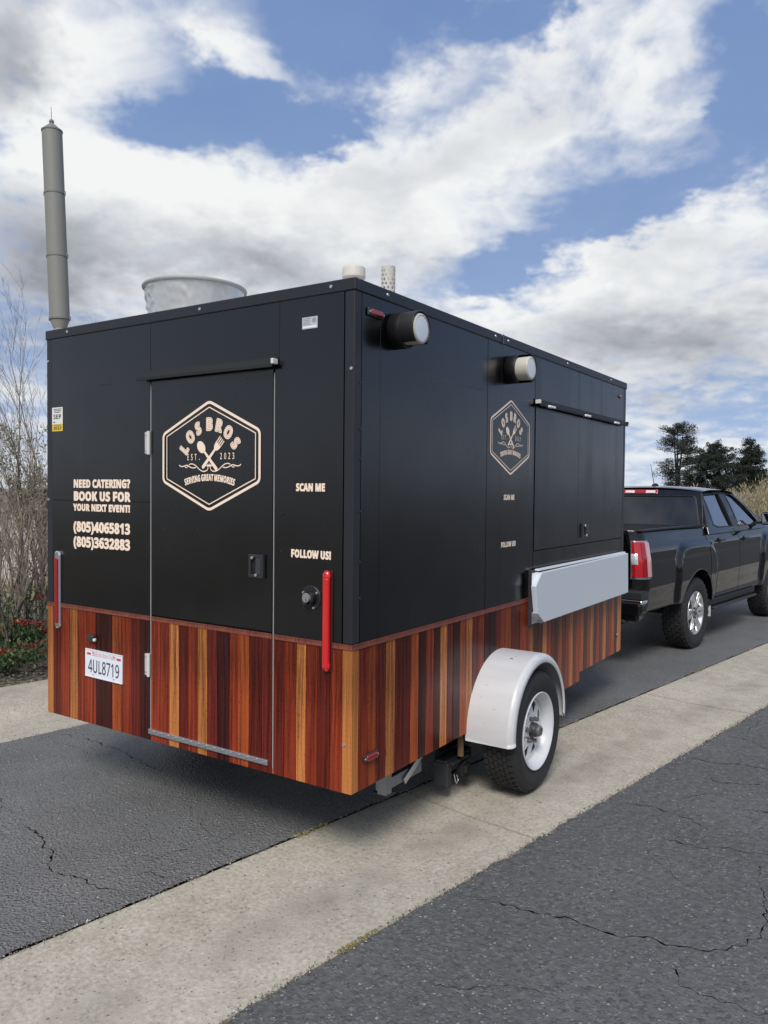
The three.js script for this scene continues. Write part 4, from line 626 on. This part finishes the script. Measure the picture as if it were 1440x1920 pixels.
  for (const k of both) {
    put('cab_frame', lean(extrude(dense(frame), .02, .006, [dense(w1), dense(w2)]), k), paint, truck);
    for (const w of [w1, w2]) {
      put('side_window', lean(extrude(grow(w, .012), .004), k, .004), glass, truck);
      const tr = put('window_trim', lean(extrude(dense(grow(w, .014)), .010, .002, [dense(grow(w, -.006))]), k, .019), std(.010, .010, .011, .45), truck); void tr;
    }
    put('pillar_cover', lean(extrude([[1.215, 1.285], [1.42, 1.285], [1.37, 1.69], [1.17, 1.69]], .006, .002), k, .024), std(.012, .012, .013, .35), truck);
  }
  const grid = (n, m, f) => { const p = [], idx = []; for (let i = 0; i <= n; i++) for (let j = 0; j <= m; j++) p.push(...f(i / n, j / m)); for (let i = 0; i < n; i++) for (let j = 0; j < m; j++) { const a = i * (m + 1) + j, c = a + m + 1; idx.push(a, a + 1, c, a + 1, c + 1, c); } const g = new THREE.BufferGeometry(); g.setAttribute('position', new THREE.Float32BufferAttribute(p, 3)); g.setIndex(idx); g.computeVertexNormals(); return g; };
  const roofY = (s) => s < .8 ? 1.717 - .05 * Math.pow((.8 - s) / .25, 2) * .5 : 1.717 - .045 * Math.pow(Math.max(0, s - 1.0) / .7, 2);
  put('cab_roof', grid(24, 24, (a, b) => { const s = lerp(.56, 1.68, a), u = 2 * b - 1, e = .735; return [u * e, roofY(s) + .052 * (1 - Math.pow(Math.abs(u), 2.6)), -s]; }), paint, truck);
  put('windshield', grid(12, 12, (a, b) => { const u = 2 * b - 1, y = lerp(1.69, 1.24, a), s = lerp(1.66, 2.42, a) + .10 * (1 - u * u) * .6; return [u * (.84 - (y - 1.25) * .32), y + .035 * (1 - u * u) * (1 - a), -s]; }), glass, truck);
  put('hood', grid(14, 14, (a, b) => { const u = 2 * b - 1, s = lerp(2.36, 3.60, a); return [u * .83, yt(s) + .015 + .05 * (1 - Math.pow(Math.abs(u), 3)), -s]; }), paint, truck);
  put('grille', merge([rbox(1.3, .34, .06, 0, .92, -3.63, .03), rbox(1.66, .26, .12, 0, .62, -3.62, .05)]), blackPlastic, truck);
  // back of the cab
  const back = (g, off = 0) => { const P = g.attributes.position; for (let i = 0; i < P.count; i++) { const x = P.getX(i), y = P.getY(i), w = P.getZ(i); P.setXYZ(i, x, y, -(.36 + (y - 1.25) * .50) + w + off); } g.deleteAttribute('normal'); g.computeVertexNormals(); return g; };
  const bo = [[-.83, 1.20], [.83, 1.20], [.815, 1.30], [.725, 1.68], [.70, 1.705], [.4, 1.735], [-.4, 1.735], [-.70, 1.705], [-.725, 1.68], [-.815, 1.30]], bw = [[-.74, 1.315], [.74, 1.315], [.755, 1.335], [.665, 1.62], [.64, 1.645], [-.64, 1.645], [-.665, 1.62], [-.755, 1.335]];
  put('cab_back', back(extrude(dense(bo), .012, .004, [dense(bw)]), .0), paint, truck);
  put('rear_window', back(extrude(dense(grow(bw, .015)), .004), .004), phy(.003, .0035, .004, .02, { clearcoat: 1, clearcoatRoughness: 0, ior: 1.5 }), truck);
  put('window_seal', back(extrude(dense(grow(bw, .012)), .006, .001, [dense(grow(bw, -.004))]), .014), std(.03, .03, .031, .4), truck);
  // high brake light with cargo lamps
  { const b = put('brake_light', back(extrude(dense([[-.21, 1.672], [.21, 1.672], [.205, 1.722], [-.205, 1.722]]), .012, .003), .014), phy(.45, .01, .015, .1, { clearcoat: 1 }), truck); for (const k of both) put('cargo_lens', back(extrude(dense([[k * .075, 1.684], [k * .185, 1.684], [k * .182, 1.712], [k * .075, 1.712]]), .006, .001), .030), phy(.75, .66, .66, .12, { clearcoat: 1 }), b); put('red_lens', back(extrude(dense([[-.07, 1.682], [.07, 1.682], [.07, 1.714], [-.07, 1.714]]), .006, .001), .030), phy(.30, .004, .008, .1, { clearcoat: 1 }), b); }
  // aerial
  { const a = put('antenna_base', new THREE.SphereGeometry(.06, 20, 10).scale(.6, .55, 1.2).translate(.08, 1.765, -.80), blackPlastic, truck); put('antenna_mast', cyl(.0022, .0045, .26, 8).translate(0, .14, 0).rotateX(.42).translate(.07, 1.785, -.79), blackPlastic, a); }
  // mirrors
  for (const k of both) { const m = put('mirror', rbox(.20, .17, .085, k * 1.03, 1.352, -2.13, .03, 4), paint, truck); put('mirror_glass', rbox(.165, .135, .006, k * 1.03, 1.352, -2.084, .003), phy(.02, .02, .02, .03, { metalness: 1, color: col(.6, .62, .65) }), m); put('mirror_arm', rbox(.12, .035, .05, k * .90, 1.298, -2.15, .01), blackPlastic, m); }
  // mud flap with a pale strip behind the rear wheel's front edge
  for (const k of both) put('mud_flap', rbox(.14, .16, .012, k * .80, .37, -.47, .004).rotateX(0), k > 0 ? std(.55, .55, .54, .6) : blackPlastic, truck);
  // wheels
  function wheel(x, s, side) {
    const w = new THREE.Group(); w.name = 'wheel'; truck.add(w); w.position.set(x, .386, -s); if (side < 0) w.rotation.y = Math.PI;
    put('tyre', tyreGeo(.388, .232, .25, 34, 5, .012, .016)[0], tyreMat, w);
    const silver = std(.66, .66, .67, .28, { metalness: .85 }), lath = (pts, n = 64) => new THREE.LatheGeometry(pts.map((v) => new THREE.Vector2(...v)), n).rotateZ(-Math.PI / 2);
    put('rim', lath([[.20, -.10], [.205, .06], [.225, .098], [.235, .104], [.234, .112], [.226, .112], [.219, .104], [.196, .066]]), silver, w);
    put('brake_disc', cyl(.155, .155, .03, 40).rotateZ(Math.PI / 2).translate(-.01, 0, 0), std(.03, .03, .03, .5, { metalness: .6 }), w);
    put('wheel_back', cyl(.205, .205, .02, 40).rotateZ(Math.PI / 2).translate(-.05, 0, 0), inner, w);
    const hub = put('hub', lath([[.0, .102], [.034, .100], [.038, .092], [.072, .086], [.078, .06]], 36), silver, w); put('hub_cap', lath([[.0, .110], [.026, .109], [.030, .100]], 28), std(.05, .05, .055, .3), hub);
    for (let i = 0; i < 6; i++) for (const e of [-1, 1]) { // six pairs of flat blades
      const a0 = i / 6 * Math.PI * 2, g = extrude([[.055, -.022], [.12, -.012], [.220, -.040], [.222, .014], [.15, .022], [.055, .022]].map(([r, d]) => [r, d * e]), .016, .004); g.rotateZ(e * .17); const P = g.attributes.position; for (let k = 0; k < P.count; k++) { const r = Math.hypot(P.getX(k), P.getY(k)); P.setZ(k, P.getZ(k) + .078 + .018 * smoothstep(r, .06, .22)); } g.computeVertexNormals(); put('spoke', g.rotateZ(a0).rotateY(Math.PI / 2), silver, w);
    }
    for (let i = 0; i < 6; i++) put('lug_nut', cyl(.011, .012, .02, 6).rotateZ(Math.PI / 2).translate(.095, .054 * Math.cos(i / 6 * 6.283 + .26), .054 * Math.sin(i / 6 * 6.283 + .26)), std(.10, .10, .10, .4, { metalness: .8 }), w);
  }
  for (const s of [0, WB]) for (const k of both) wheel(k * .765, s, k);
  put('axle', merge([cyl(.045, .045, 1.5, 16).rotateZ(Math.PI / 2).translate(0, .386, 0), new THREE.SphereGeometry(.13, 18, 12).translate(0, .386, 0), cyl(.04, .04, 1.5, 16).rotateZ(Math.PI / 2).translate(0, .386, -WB)]), steelDark, truck);
}

// ------------------------------------------------------------------ slender banded pole far behind the trailer
{
  const p = thing('antenna_pole', 'tall pale grey banded pole with conical cap and thin rod behind the trailer\'s left corner', 'pole');
  p.position.set(-18.12, 0, -45); p.rotation.z = Math.atan(.0288);
  const m = std(.21, .21, .195, .6), lip = std(.18, .18, .168, .6);
  put('mast', cyl(.345, .40, 10.9, 28).translate(0, 5.45, 0), std(.30, .285, .25, .65), p);
  put('reducer', cyl(.52, .36, .45, 36).translate(0, 11.05, 0), std(.30, .285, .26, .65), p);
  const R = .545, y0 = 11.3, h = 3.52;
  for (let i = 0; i < 3; i++) put('canister', cyl(R, R, h - .02, 48).translate(0, y0 + h * (i + .5), 0), m, p);
  for (let i = 0; i < 3; i++) put('collar', merge([cyl(R + .022, R + .022, .10, 48).translate(0, y0 + h * i + .05, 0), box(.10, .22, .10, R + .02, y0 + h * i + .08, 0), box(.10, .22, .10, -R - .02, y0 + h * i + .08, 0)]), lip, p);
  const top = y0 + h * 3; const c = put('cap', merge([cyl(R + .03, R + .03, .07, 48).translate(0, top + .02, 0), cyl(.10, R + .02, .42, 48).translate(0, top + .26, 0)]), lip, p);
  put('ball', new THREE.SphereGeometry(.135, 20, 14).translate(0, top + .56, 0), lip, c); put('rod', cyl(.018, .022, .75, 8).translate(0, top + .98, 0), std(.2, .2, .2, .5), c);
}

// ------------------------------------------------------------------ planting and background
const leafVC = (tr = .35, rough = .75) => new THREE.MeshPhysicalMaterial({ vertexColors: true, roughness: rough, side: THREE.DoubleSide, transmission: 0 });
const leafMat = leafVC(), barkVC = new THREE.MeshStandardMaterial({ vertexColors: true, roughness: .9 });
const V = (x, y, z) => new THREE.Vector3(x, y, z);
function tube(b, path, radii, sides, c) {
  let prev = null; const up = V(.31, .2, .93).normalize();
  for (let i = 0; i < path.length; i++) { const d = path[Math.min(i + 1, path.length - 1)].clone().sub(path[Math.max(0, i - 1)]).normalize(), u = d.clone().cross(up).normalize(), w = d.clone().cross(u), ring = []; for (let k = 0; k < sides; k++) { const a = k / sides * 6.2832, q = path[i].clone().addScaledVector(u, Math.cos(a) * radii[i]).addScaledVector(w, Math.sin(a) * radii[i]); ring.push([q.x, q.y, q.z]); } if (prev) for (let k = 0; k < sides; k++) { const n = (k + 1) % sides; b.quad(prev[k], prev[n], ring[n], ring[k], c); } prev = ring; }
}
function leaf(b, p, d, len, wid, r, c) {                            // folded leaf
  const s = V(r() - .5, r() - .5, r() - .5).cross(d).normalize(), n = d.clone().cross(s), tip = p.clone().addScaledVector(d, len), m = p.clone().addScaledVector(d, len * .5), a = m.clone().addScaledVector(s, wid / 2).addScaledVector(n, wid * .15), e = m.clone().addScaledVector(s, -wid / 2).addScaledVector(n, wid * .15);
  b.tri(p.toArray(), a.toArray(), tip.toArray(), c); b.tri(p.toArray(), tip.toArray(), e.toArray(), c);
}
// bare twiggy shrub: whippy stems, many side twigs, a few tufts of olive leaf
function twigShrub(seed, h, stems, leaves, wind = .25) {
  const r = rng(seed), wood = new GB(), fol = new GB();
  const grow = (p, d, len, rad0, depth) => {
    const n = depth === 0 ? 9 : 6, path = [p.clone()], rr = [rad0]; let q = p.clone(), dir = d.clone();
    for (let i = 1; i <= n; i++) { dir.add(V((r() - .5) * .28, depth ? .10 * r() : .06, (r() - .5) * .28)); if (depth) dir.x -= wind * .12; dir.normalize(); q = q.clone().addScaledVector(dir, len / n); path.push(q); rr.push(rad0 * (1 - .82 * i / n)); 
      if (depth < 3 && i > (depth ? 0 : 2) && r() < (depth === 0 ? .95 : .72)) { const k = depth === 0 ? 2 : 1; for (let m = 0; m < k; m++) grow(q, dir.clone().add(V((r() - .5) * 1.3, .35 * (r() - .2), (r() - .5) * 1.3)).normalize(), len * (depth === 0 ? .42 : .5) * (.6 + .6 * r()) * (1 - .3 * i / n), Math.max(.0016, rad0 * (1 - .82 * i / n) * .55), depth + 1); }
    }
    const v = (.12 + .13 * r()) * (depth > 1 ? 1.3 : 1); tube(wood, path, rr, depth < 1 ? 5 : 3, [v * 1.1, v * .92, v * .77]);
    if (depth >= 2 && leaves) for (const s of path) if (r() < leaves * smoothstep(s.y, .9, 1.5) * (1 - smoothstep(s.y, h * .62, h * .86)) * (.3 + 1.8 * Math.max(0, perlin(s.x * 3 + seed, s.y * 3) + .15))) for (let m = 0; m < 4; m++) { const g = .6 + .8 * r(); leaf(fol, s.clone().add(V((r() - .5) * .05, (r() - .5) * .05, (r() - .5) * .05)), V(r() - .5, r() - .2, r() - .5).normalize(), .036, .013, r, [.24 * g, .225 * g, .14 * g]); }
  };
  for (let i = 0; i < stems; i++) { const a = r() * 6.28, q = r() * .35; grow(V(Math.cos(a) * q, 0, Math.sin(a) * q), V((r() - .5) * .55 - .05, 1, (r() - .5) * .55).normalize(), h * (.70 + .4 * r()), .012 + .011 * r(), 0); }
  return [wood.geo(), fol.p.length ? fol.geo() : null];
}
const shrubGeo = [twigShrub(41, 2.75, 8, .22), twigShrub(57, 2.2, 8, .45), twigShrub(73, 1.6, 9, .10)];
function addShrub(v, t, n, turn, s, label) { const o = thing('bare_shrub', label, 'shrub', 'leafless shrubs in the planting bed left of the trailer'); const [x, z] = ST(t, n); o.position.set(x, .12, z); o.rotation.y = turn; o.scale.setScalar(s); const [w, f] = shrubGeo[v]; put('branches', w, barkVC, o); if (f) put('foliage', f, leafMat, o); return o; }
addShrub(0, 3.0, -7.75, .2, 1.0, 'tallest leafless shrub, whippy twigs against the sky beside the trailer\'s left edge');
addShrub(1, 2.35, -7.9, -.4, 1.0, 'leafless shrub with olive leaf tufts at the photo\'s left edge');
addShrub(1, 3.55, -8.1, .9, 1.0, 'leafless shrub with olive leaf tufts partly hidden behind the trailer\'s left edge');
addShrub(2, 2.7, -7.3, 1.2, 1.0, 'low thicket of bare twigs behind the red berries at the left');
addShrub(2, 3.3, -7.45, 3.3, .95, 'low thicket of bare twigs next to the trailer\'s rear left corner');
addShrub(0, 2.2, -8.7, -.5, .92, 'second tall leafless shrub, further back by the pale wall');
addShrub(2, 2.9, -8.7, .2, 1.1, 'bare twiggy undergrowth in front of the pale wall');
// berry bush
function berryBush(seed, w, h, label, t, n) {
  const o = thing('berry_bush', label, 'bush', 'bushes with red berries along the kerb'); const [x, z] = ST(t, n); o.position.set(x, .10, z);
  const r = rng(seed), wood = new GB(), fol = new GB(), ber = []; const ico = new THREE.IcosahedronGeometry(1, 1);
  for (let i = 0; i < 26; i++) {
    const a = r() * 6.28, l = w * (.35 + .65 * r()), e = V(Math.cos(a) * l, h * (.25 + .8 * r()) * (1 - .45 * (l / w) ** 2), Math.sin(a) * l), m = e.clone().multiplyScalar(.5).add(V(0, h * .18, 0)); const c = new THREE.QuadraticBezierCurve3(V(0, 0, 0), m, e), path = c.getPoints(8); tube(wood, path, path.map((_, k) => .008 * (1 - k / 10)), 4, [.10, .075, .055]);
    for (let k = 2; k < 9; k++) for (let q = 0; q < 11; q++) { const p = path[k].clone().add(V((r() - .5) * .22, (r() - .5) * .16, (r() - .5) * .22)), g = .5 + .9 * r(), y = r() < .10; leaf(fol, p, V(r() - .5, r() * .8, r() - .5).normalize(), .03 + .02 * r(), .014 + .008 * r(), r, y ? [.20, .21, .05] : [.040 * g, .085 * g, .030 * g]); }
    if (i % 3 === 0) for (let q = 0; q < 3; q++) { const p0 = path[8 - (q >> 1)].clone().add(V((r() - .5) * .14, .02 + .05 * r(), (r() - .5) * .14)); for (let k = 0; k < 22; k++) ber.push(ico.clone().scale(.0072, .007, .0072).translate(p0.x + (r() - .5) * .085, p0.y + (r() - .5) * .05, p0.z + (r() - .5) * .085)); }
  }
  put('branches', wood.geo(), barkVC, o); put('foliage', fol.geo(), leafMat, o); const b = put('berries', merge(ber), phy(.19, .008, .010, .4), o); b.userData.kind = 'stuff';
}
berryBush(11, .62, .62, 'green bush with red berry clusters beside the trailer\'s rear left corner', 2.55, -7.12);
berryBush(12, .55, .42, 'low spreading bush with red berries at the photo\'s left edge above the kerb', 1.95, -7.15);
berryBush(13, .5, .95, 'taller sprays of red berries rising against the trailer\'s left edge', 2.86, -7.35);
// leaf litter and chips on the bed: uncountable
{ const r = rng(8), b = new GB(); for (let i = 0; i < 5200; i++) { const [x, z] = ST(-1 + 7 * r(), -6.78 - 1.8 * r() * r()); const g = .5 + r(); leaf(b, V(x, .10 + .06 * r() + (r() < .2 ? .03 : 0), z), V(r() - .5, (r() - .5) * .4, r() - .5).normalize(), .02 + .03 * r(), .008 + .014 * r(), r, r() < .12 ? [.34, .30, .22] : [.13 * g, .105 * g, .08 * g]); } const m = put('leaf_litter', b.geo(), leafMat); tag(m, 'dry leaf litter and bark chips on the planting bed', 'leaf litter'); m.userData.kind = 'stuff'; }
// pale wall across the lot behind the shrubs
{ const w = thing('boundary_wall', 'pale grey rendered wall seen through the bare shrubs at the left', 'wall'); w.position.set(-8.5, 0, -14); const m = new THREE.MeshStandardMaterial({ color: col(.50, .47, .42), roughness: .95, bumpMap: soilTex, bumpScale: .01 }); put('wall', box(13, 1.30, .2, 0, .65, 0), m, w); put('coping', rbox(13.04, .07, .28, 0, 1.338, 0, .015), std(.40, .375, .33, .9), w); for (let i = 0; i < 5; i++) put('pier', box(.34, 1.28, .05, -5.6 + i * 2.8, .64, .124), m, w); }
// dry grass on the lot
{ const r = rng(91), b = new GB(); for (let i = 0; i < 15000; i++) { const x = -3 - 8 * r(), z = -9.2 - 4.5 * r(), h = .10 + .38 * r() * r(), a = r() * 6.28, g = .65 + .6 * r(), c = [.36 * g, .31 * g, .19 * g]; b.tri([x, -.02, z], [x + .012 * Math.cos(a), -.02, z + .012 * Math.sin(a)], [x + .14 * (r() - .5), h, z + .14 * (r() - .5)], c); } const m = put('dry_grass', b.geo(), leafMat); tag(m, 'dry straw-coloured grass between the shrubs and the pale wall', 'grass'); m.userData.kind = 'stuff'; }
// dry brush further along the street, beyond the truck
function brush(seed, label, t, n, w, h) {
  const o = thing('dry_brush', label, 'bush', 'dry brush along the far side of the street'); const [x, z] = ST(t, n); o.position.set(x, .1, z); const r = rng(seed), b = new GB(), wd = new GB();
  for (let i = 0; i < 16; i++) { const a = r() * 6.28, e = V(Math.cos(a) * w * .6, h * (.5 + .3 * r()), Math.sin(a) * w * .6), p = [V(0, 0, 0), e.clone().multiplyScalar(.5).add(V(0, h * .1, 0)), e]; tube(wd, p, [.02, .013, .006], 4, [.16, .13, .10]); }
  for (let i = 0; i < 5200; i++) { const a = r() * 6.28, q = Math.sqrt(r()), top = h * (.55 + .45 * Math.cos(q * 1.35)) * (.8 + .3 * perlin(Math.cos(a) * q * 4 + seed, Math.sin(a) * q * 4)), y = top * (.1 + .9 * Math.pow(r(), .6)), g = .55 + .75 * r(), c = r() < .22 ? [.16 * g, .165 * g, .08 * g] : [.34 * g, .275 * g, .165 * g]; leaf(b, V(Math.cos(a) * q * w, y, Math.sin(a) * q * w), V((r() - .5) * .9, .5 + r(), (r() - .5) * .9).normalize(), .07 + .12 * r(), .014 + .012 * r(), r, c); }
  put('branches', wd.geo(), barkVC, o); put('foliage', b.geo(), leafMat, o);
}
brush(1, 'tan dry brush at the right edge, rising behind the truck\'s cab', 26.6, -8.6, 1.5, 2.25); brush(2, 'taller tan dry brush just behind the brush at the right edge', 30.5, -8.8, 1.6, 2.75); brush(3, 'low tan dry brush beside the truck\'s cab roof, under the right-hand pine', 23.2, -9.4, 1.3, 1.85);
// pines on the skyline
function pine(seed, label, x, z, h, w, shape, leaders, density, base = .12) {
  const o = thing('pine_tree', label, 'tree', 'dark pines on the skyline above the truck'); o.position.set(x, 0, z); const r = rng(seed), wood = new GB(), fol = new GB();
  const tops = leaders.map(([dx, k]) => { const p = [V(0, 0, 0), V(dx * .15 * w, h * k * .35, (r() - .5) * .3), V(dx * .35 * w, h * k * .7, (r() - .5) * .6), V(dx * .42 * w, h * k, (r() - .5) * .6)]; const c = new THREE.CatmullRomCurve3(p); const pts = c.getPoints(16); tube(wood, pts, pts.map((_, i) => lerp(h * .021, h * .003, i / 16)), 7, [.05, .042, .036]); return [c, k]; });
  const N = density;
  for (let i = 0; i < N; i++) {
    const [c, k] = tops[Math.floor(r() * tops.length)], u = lerp(base, 1, Math.pow(r(), 1.05)), p = c.getPoint(u), yy = p.y / h, R = w * shape(yy) * (.45 + .65 * r()), a = r() * 6.28, e = p.clone().add(V(Math.cos(a) * R, h * (.02 + .05 * r()) + (yy < .4 ? -.03 * h * r() : 0), Math.sin(a) * R));
    tube(wood, [p, p.clone().lerp(e, .55).add(V(0, -.012 * h, 0)), e], [h * .006, h * .004, h * .0015], 3, [.05, .042, .036]);
    const cl = 3 + Math.floor(R * 1.4);
    for (let m = 0; m < cl; m++) { const q = p.clone().lerp(e, .35 + .65 * (m + r() * .6) / cl).add(V((r() - .5) * .5, (r() - .3) * .45, (r() - .5) * .5)), cs = h * (.020 + .020 * r()), g0 = .6 + .7 * r(); for (let n = 0; n < (leaders.length > 2 && seed === 21 ? 17 : 26); n++) { const d = V(r() - .5, r() - .35, r() - .5).normalize(), s = q.clone().addScaledVector(d, cs * (.2 + .9 * r())); const g = g0 * (.7 + .6 * r()); leaf(fol, s, d.add(V(0, .35, 0)).normalize(), .22 + .24 * r(), .07 + .06 * r(), r, [.022 * g, .031 * g, .021 * g]); } }
  }
  put('trunk', wood.geo(), barkVC, o); put('crown', fol.geo(), leafMat, o);
}
pine(21, 'tallest open-crowned pine with two stems, leftmost of the skyline pines', 52.3, -140, 12.9, 3.3, (y) => y < .3 ? .9 : y < .62 ? 1.35 : 1.25 - .9 * (y - .62) / .38 * .75, [[-.5, .97], [.55, .93], [-.1, 1]], 128);
pine(22, 'broad rounded pine, middle one of the skyline trees', 58.9, -140, 9.6, 5.2, (y) => y < .55 ? 1.05 : 1.0 - .8 * (y - .55) / .45, [[-.12, 1], [.45, .84], [-.6, .82]], 185, .08);
pine(23, 'dark conical pine, rightmost of the skyline trees', 65.4, -140, 9.9, 3.5, (y) => y < .4 ? 1.1 : 1.05 * (1 - (y - .4) / .6 * .72), [[0, 1], [.1, .8]], 185, .1);
// long tan building across the street, which the truck's paint mirrors
{
  const b = thing('tan_building', 'low tan rendered building across the street, mirrored in the truck\'s flank', 'building'); const [x, z] = ST(30, 52); b.position.set(x, 0, z); b.rotation.y = rad(46);
  const m = std(.44, .36, .28, .9), rf = std(.20, .15, .12, .8), gl = std(.03, .035, .04, .1);
  put('wall', box(46, 4.2, 12, 0, 2.1, 0), m, b); put('roof', merge([box(47, .25, 13, 0, 4.33, 0), extrude([[-6.4, 0], [6.4, 0], [0, 1.8]], 46.6).rotateY(Math.PI / 2).translate(-23.3, 4.46, 0)]), rf, b);
  for (let i = 0; i < 10; i++) for (const s of [-1, 1]) { const f = put('window', box(2.0, 1.5, .1, -20 + i * 4.4, 2.2, s * 6.02), std(.5, .45, .38, .7), b); put('pane', box(1.8, 1.3, .04, -20 + i * 4.4, 2.2, s * 6.06), gl, f); }
}
renderer.render(scene, camera);
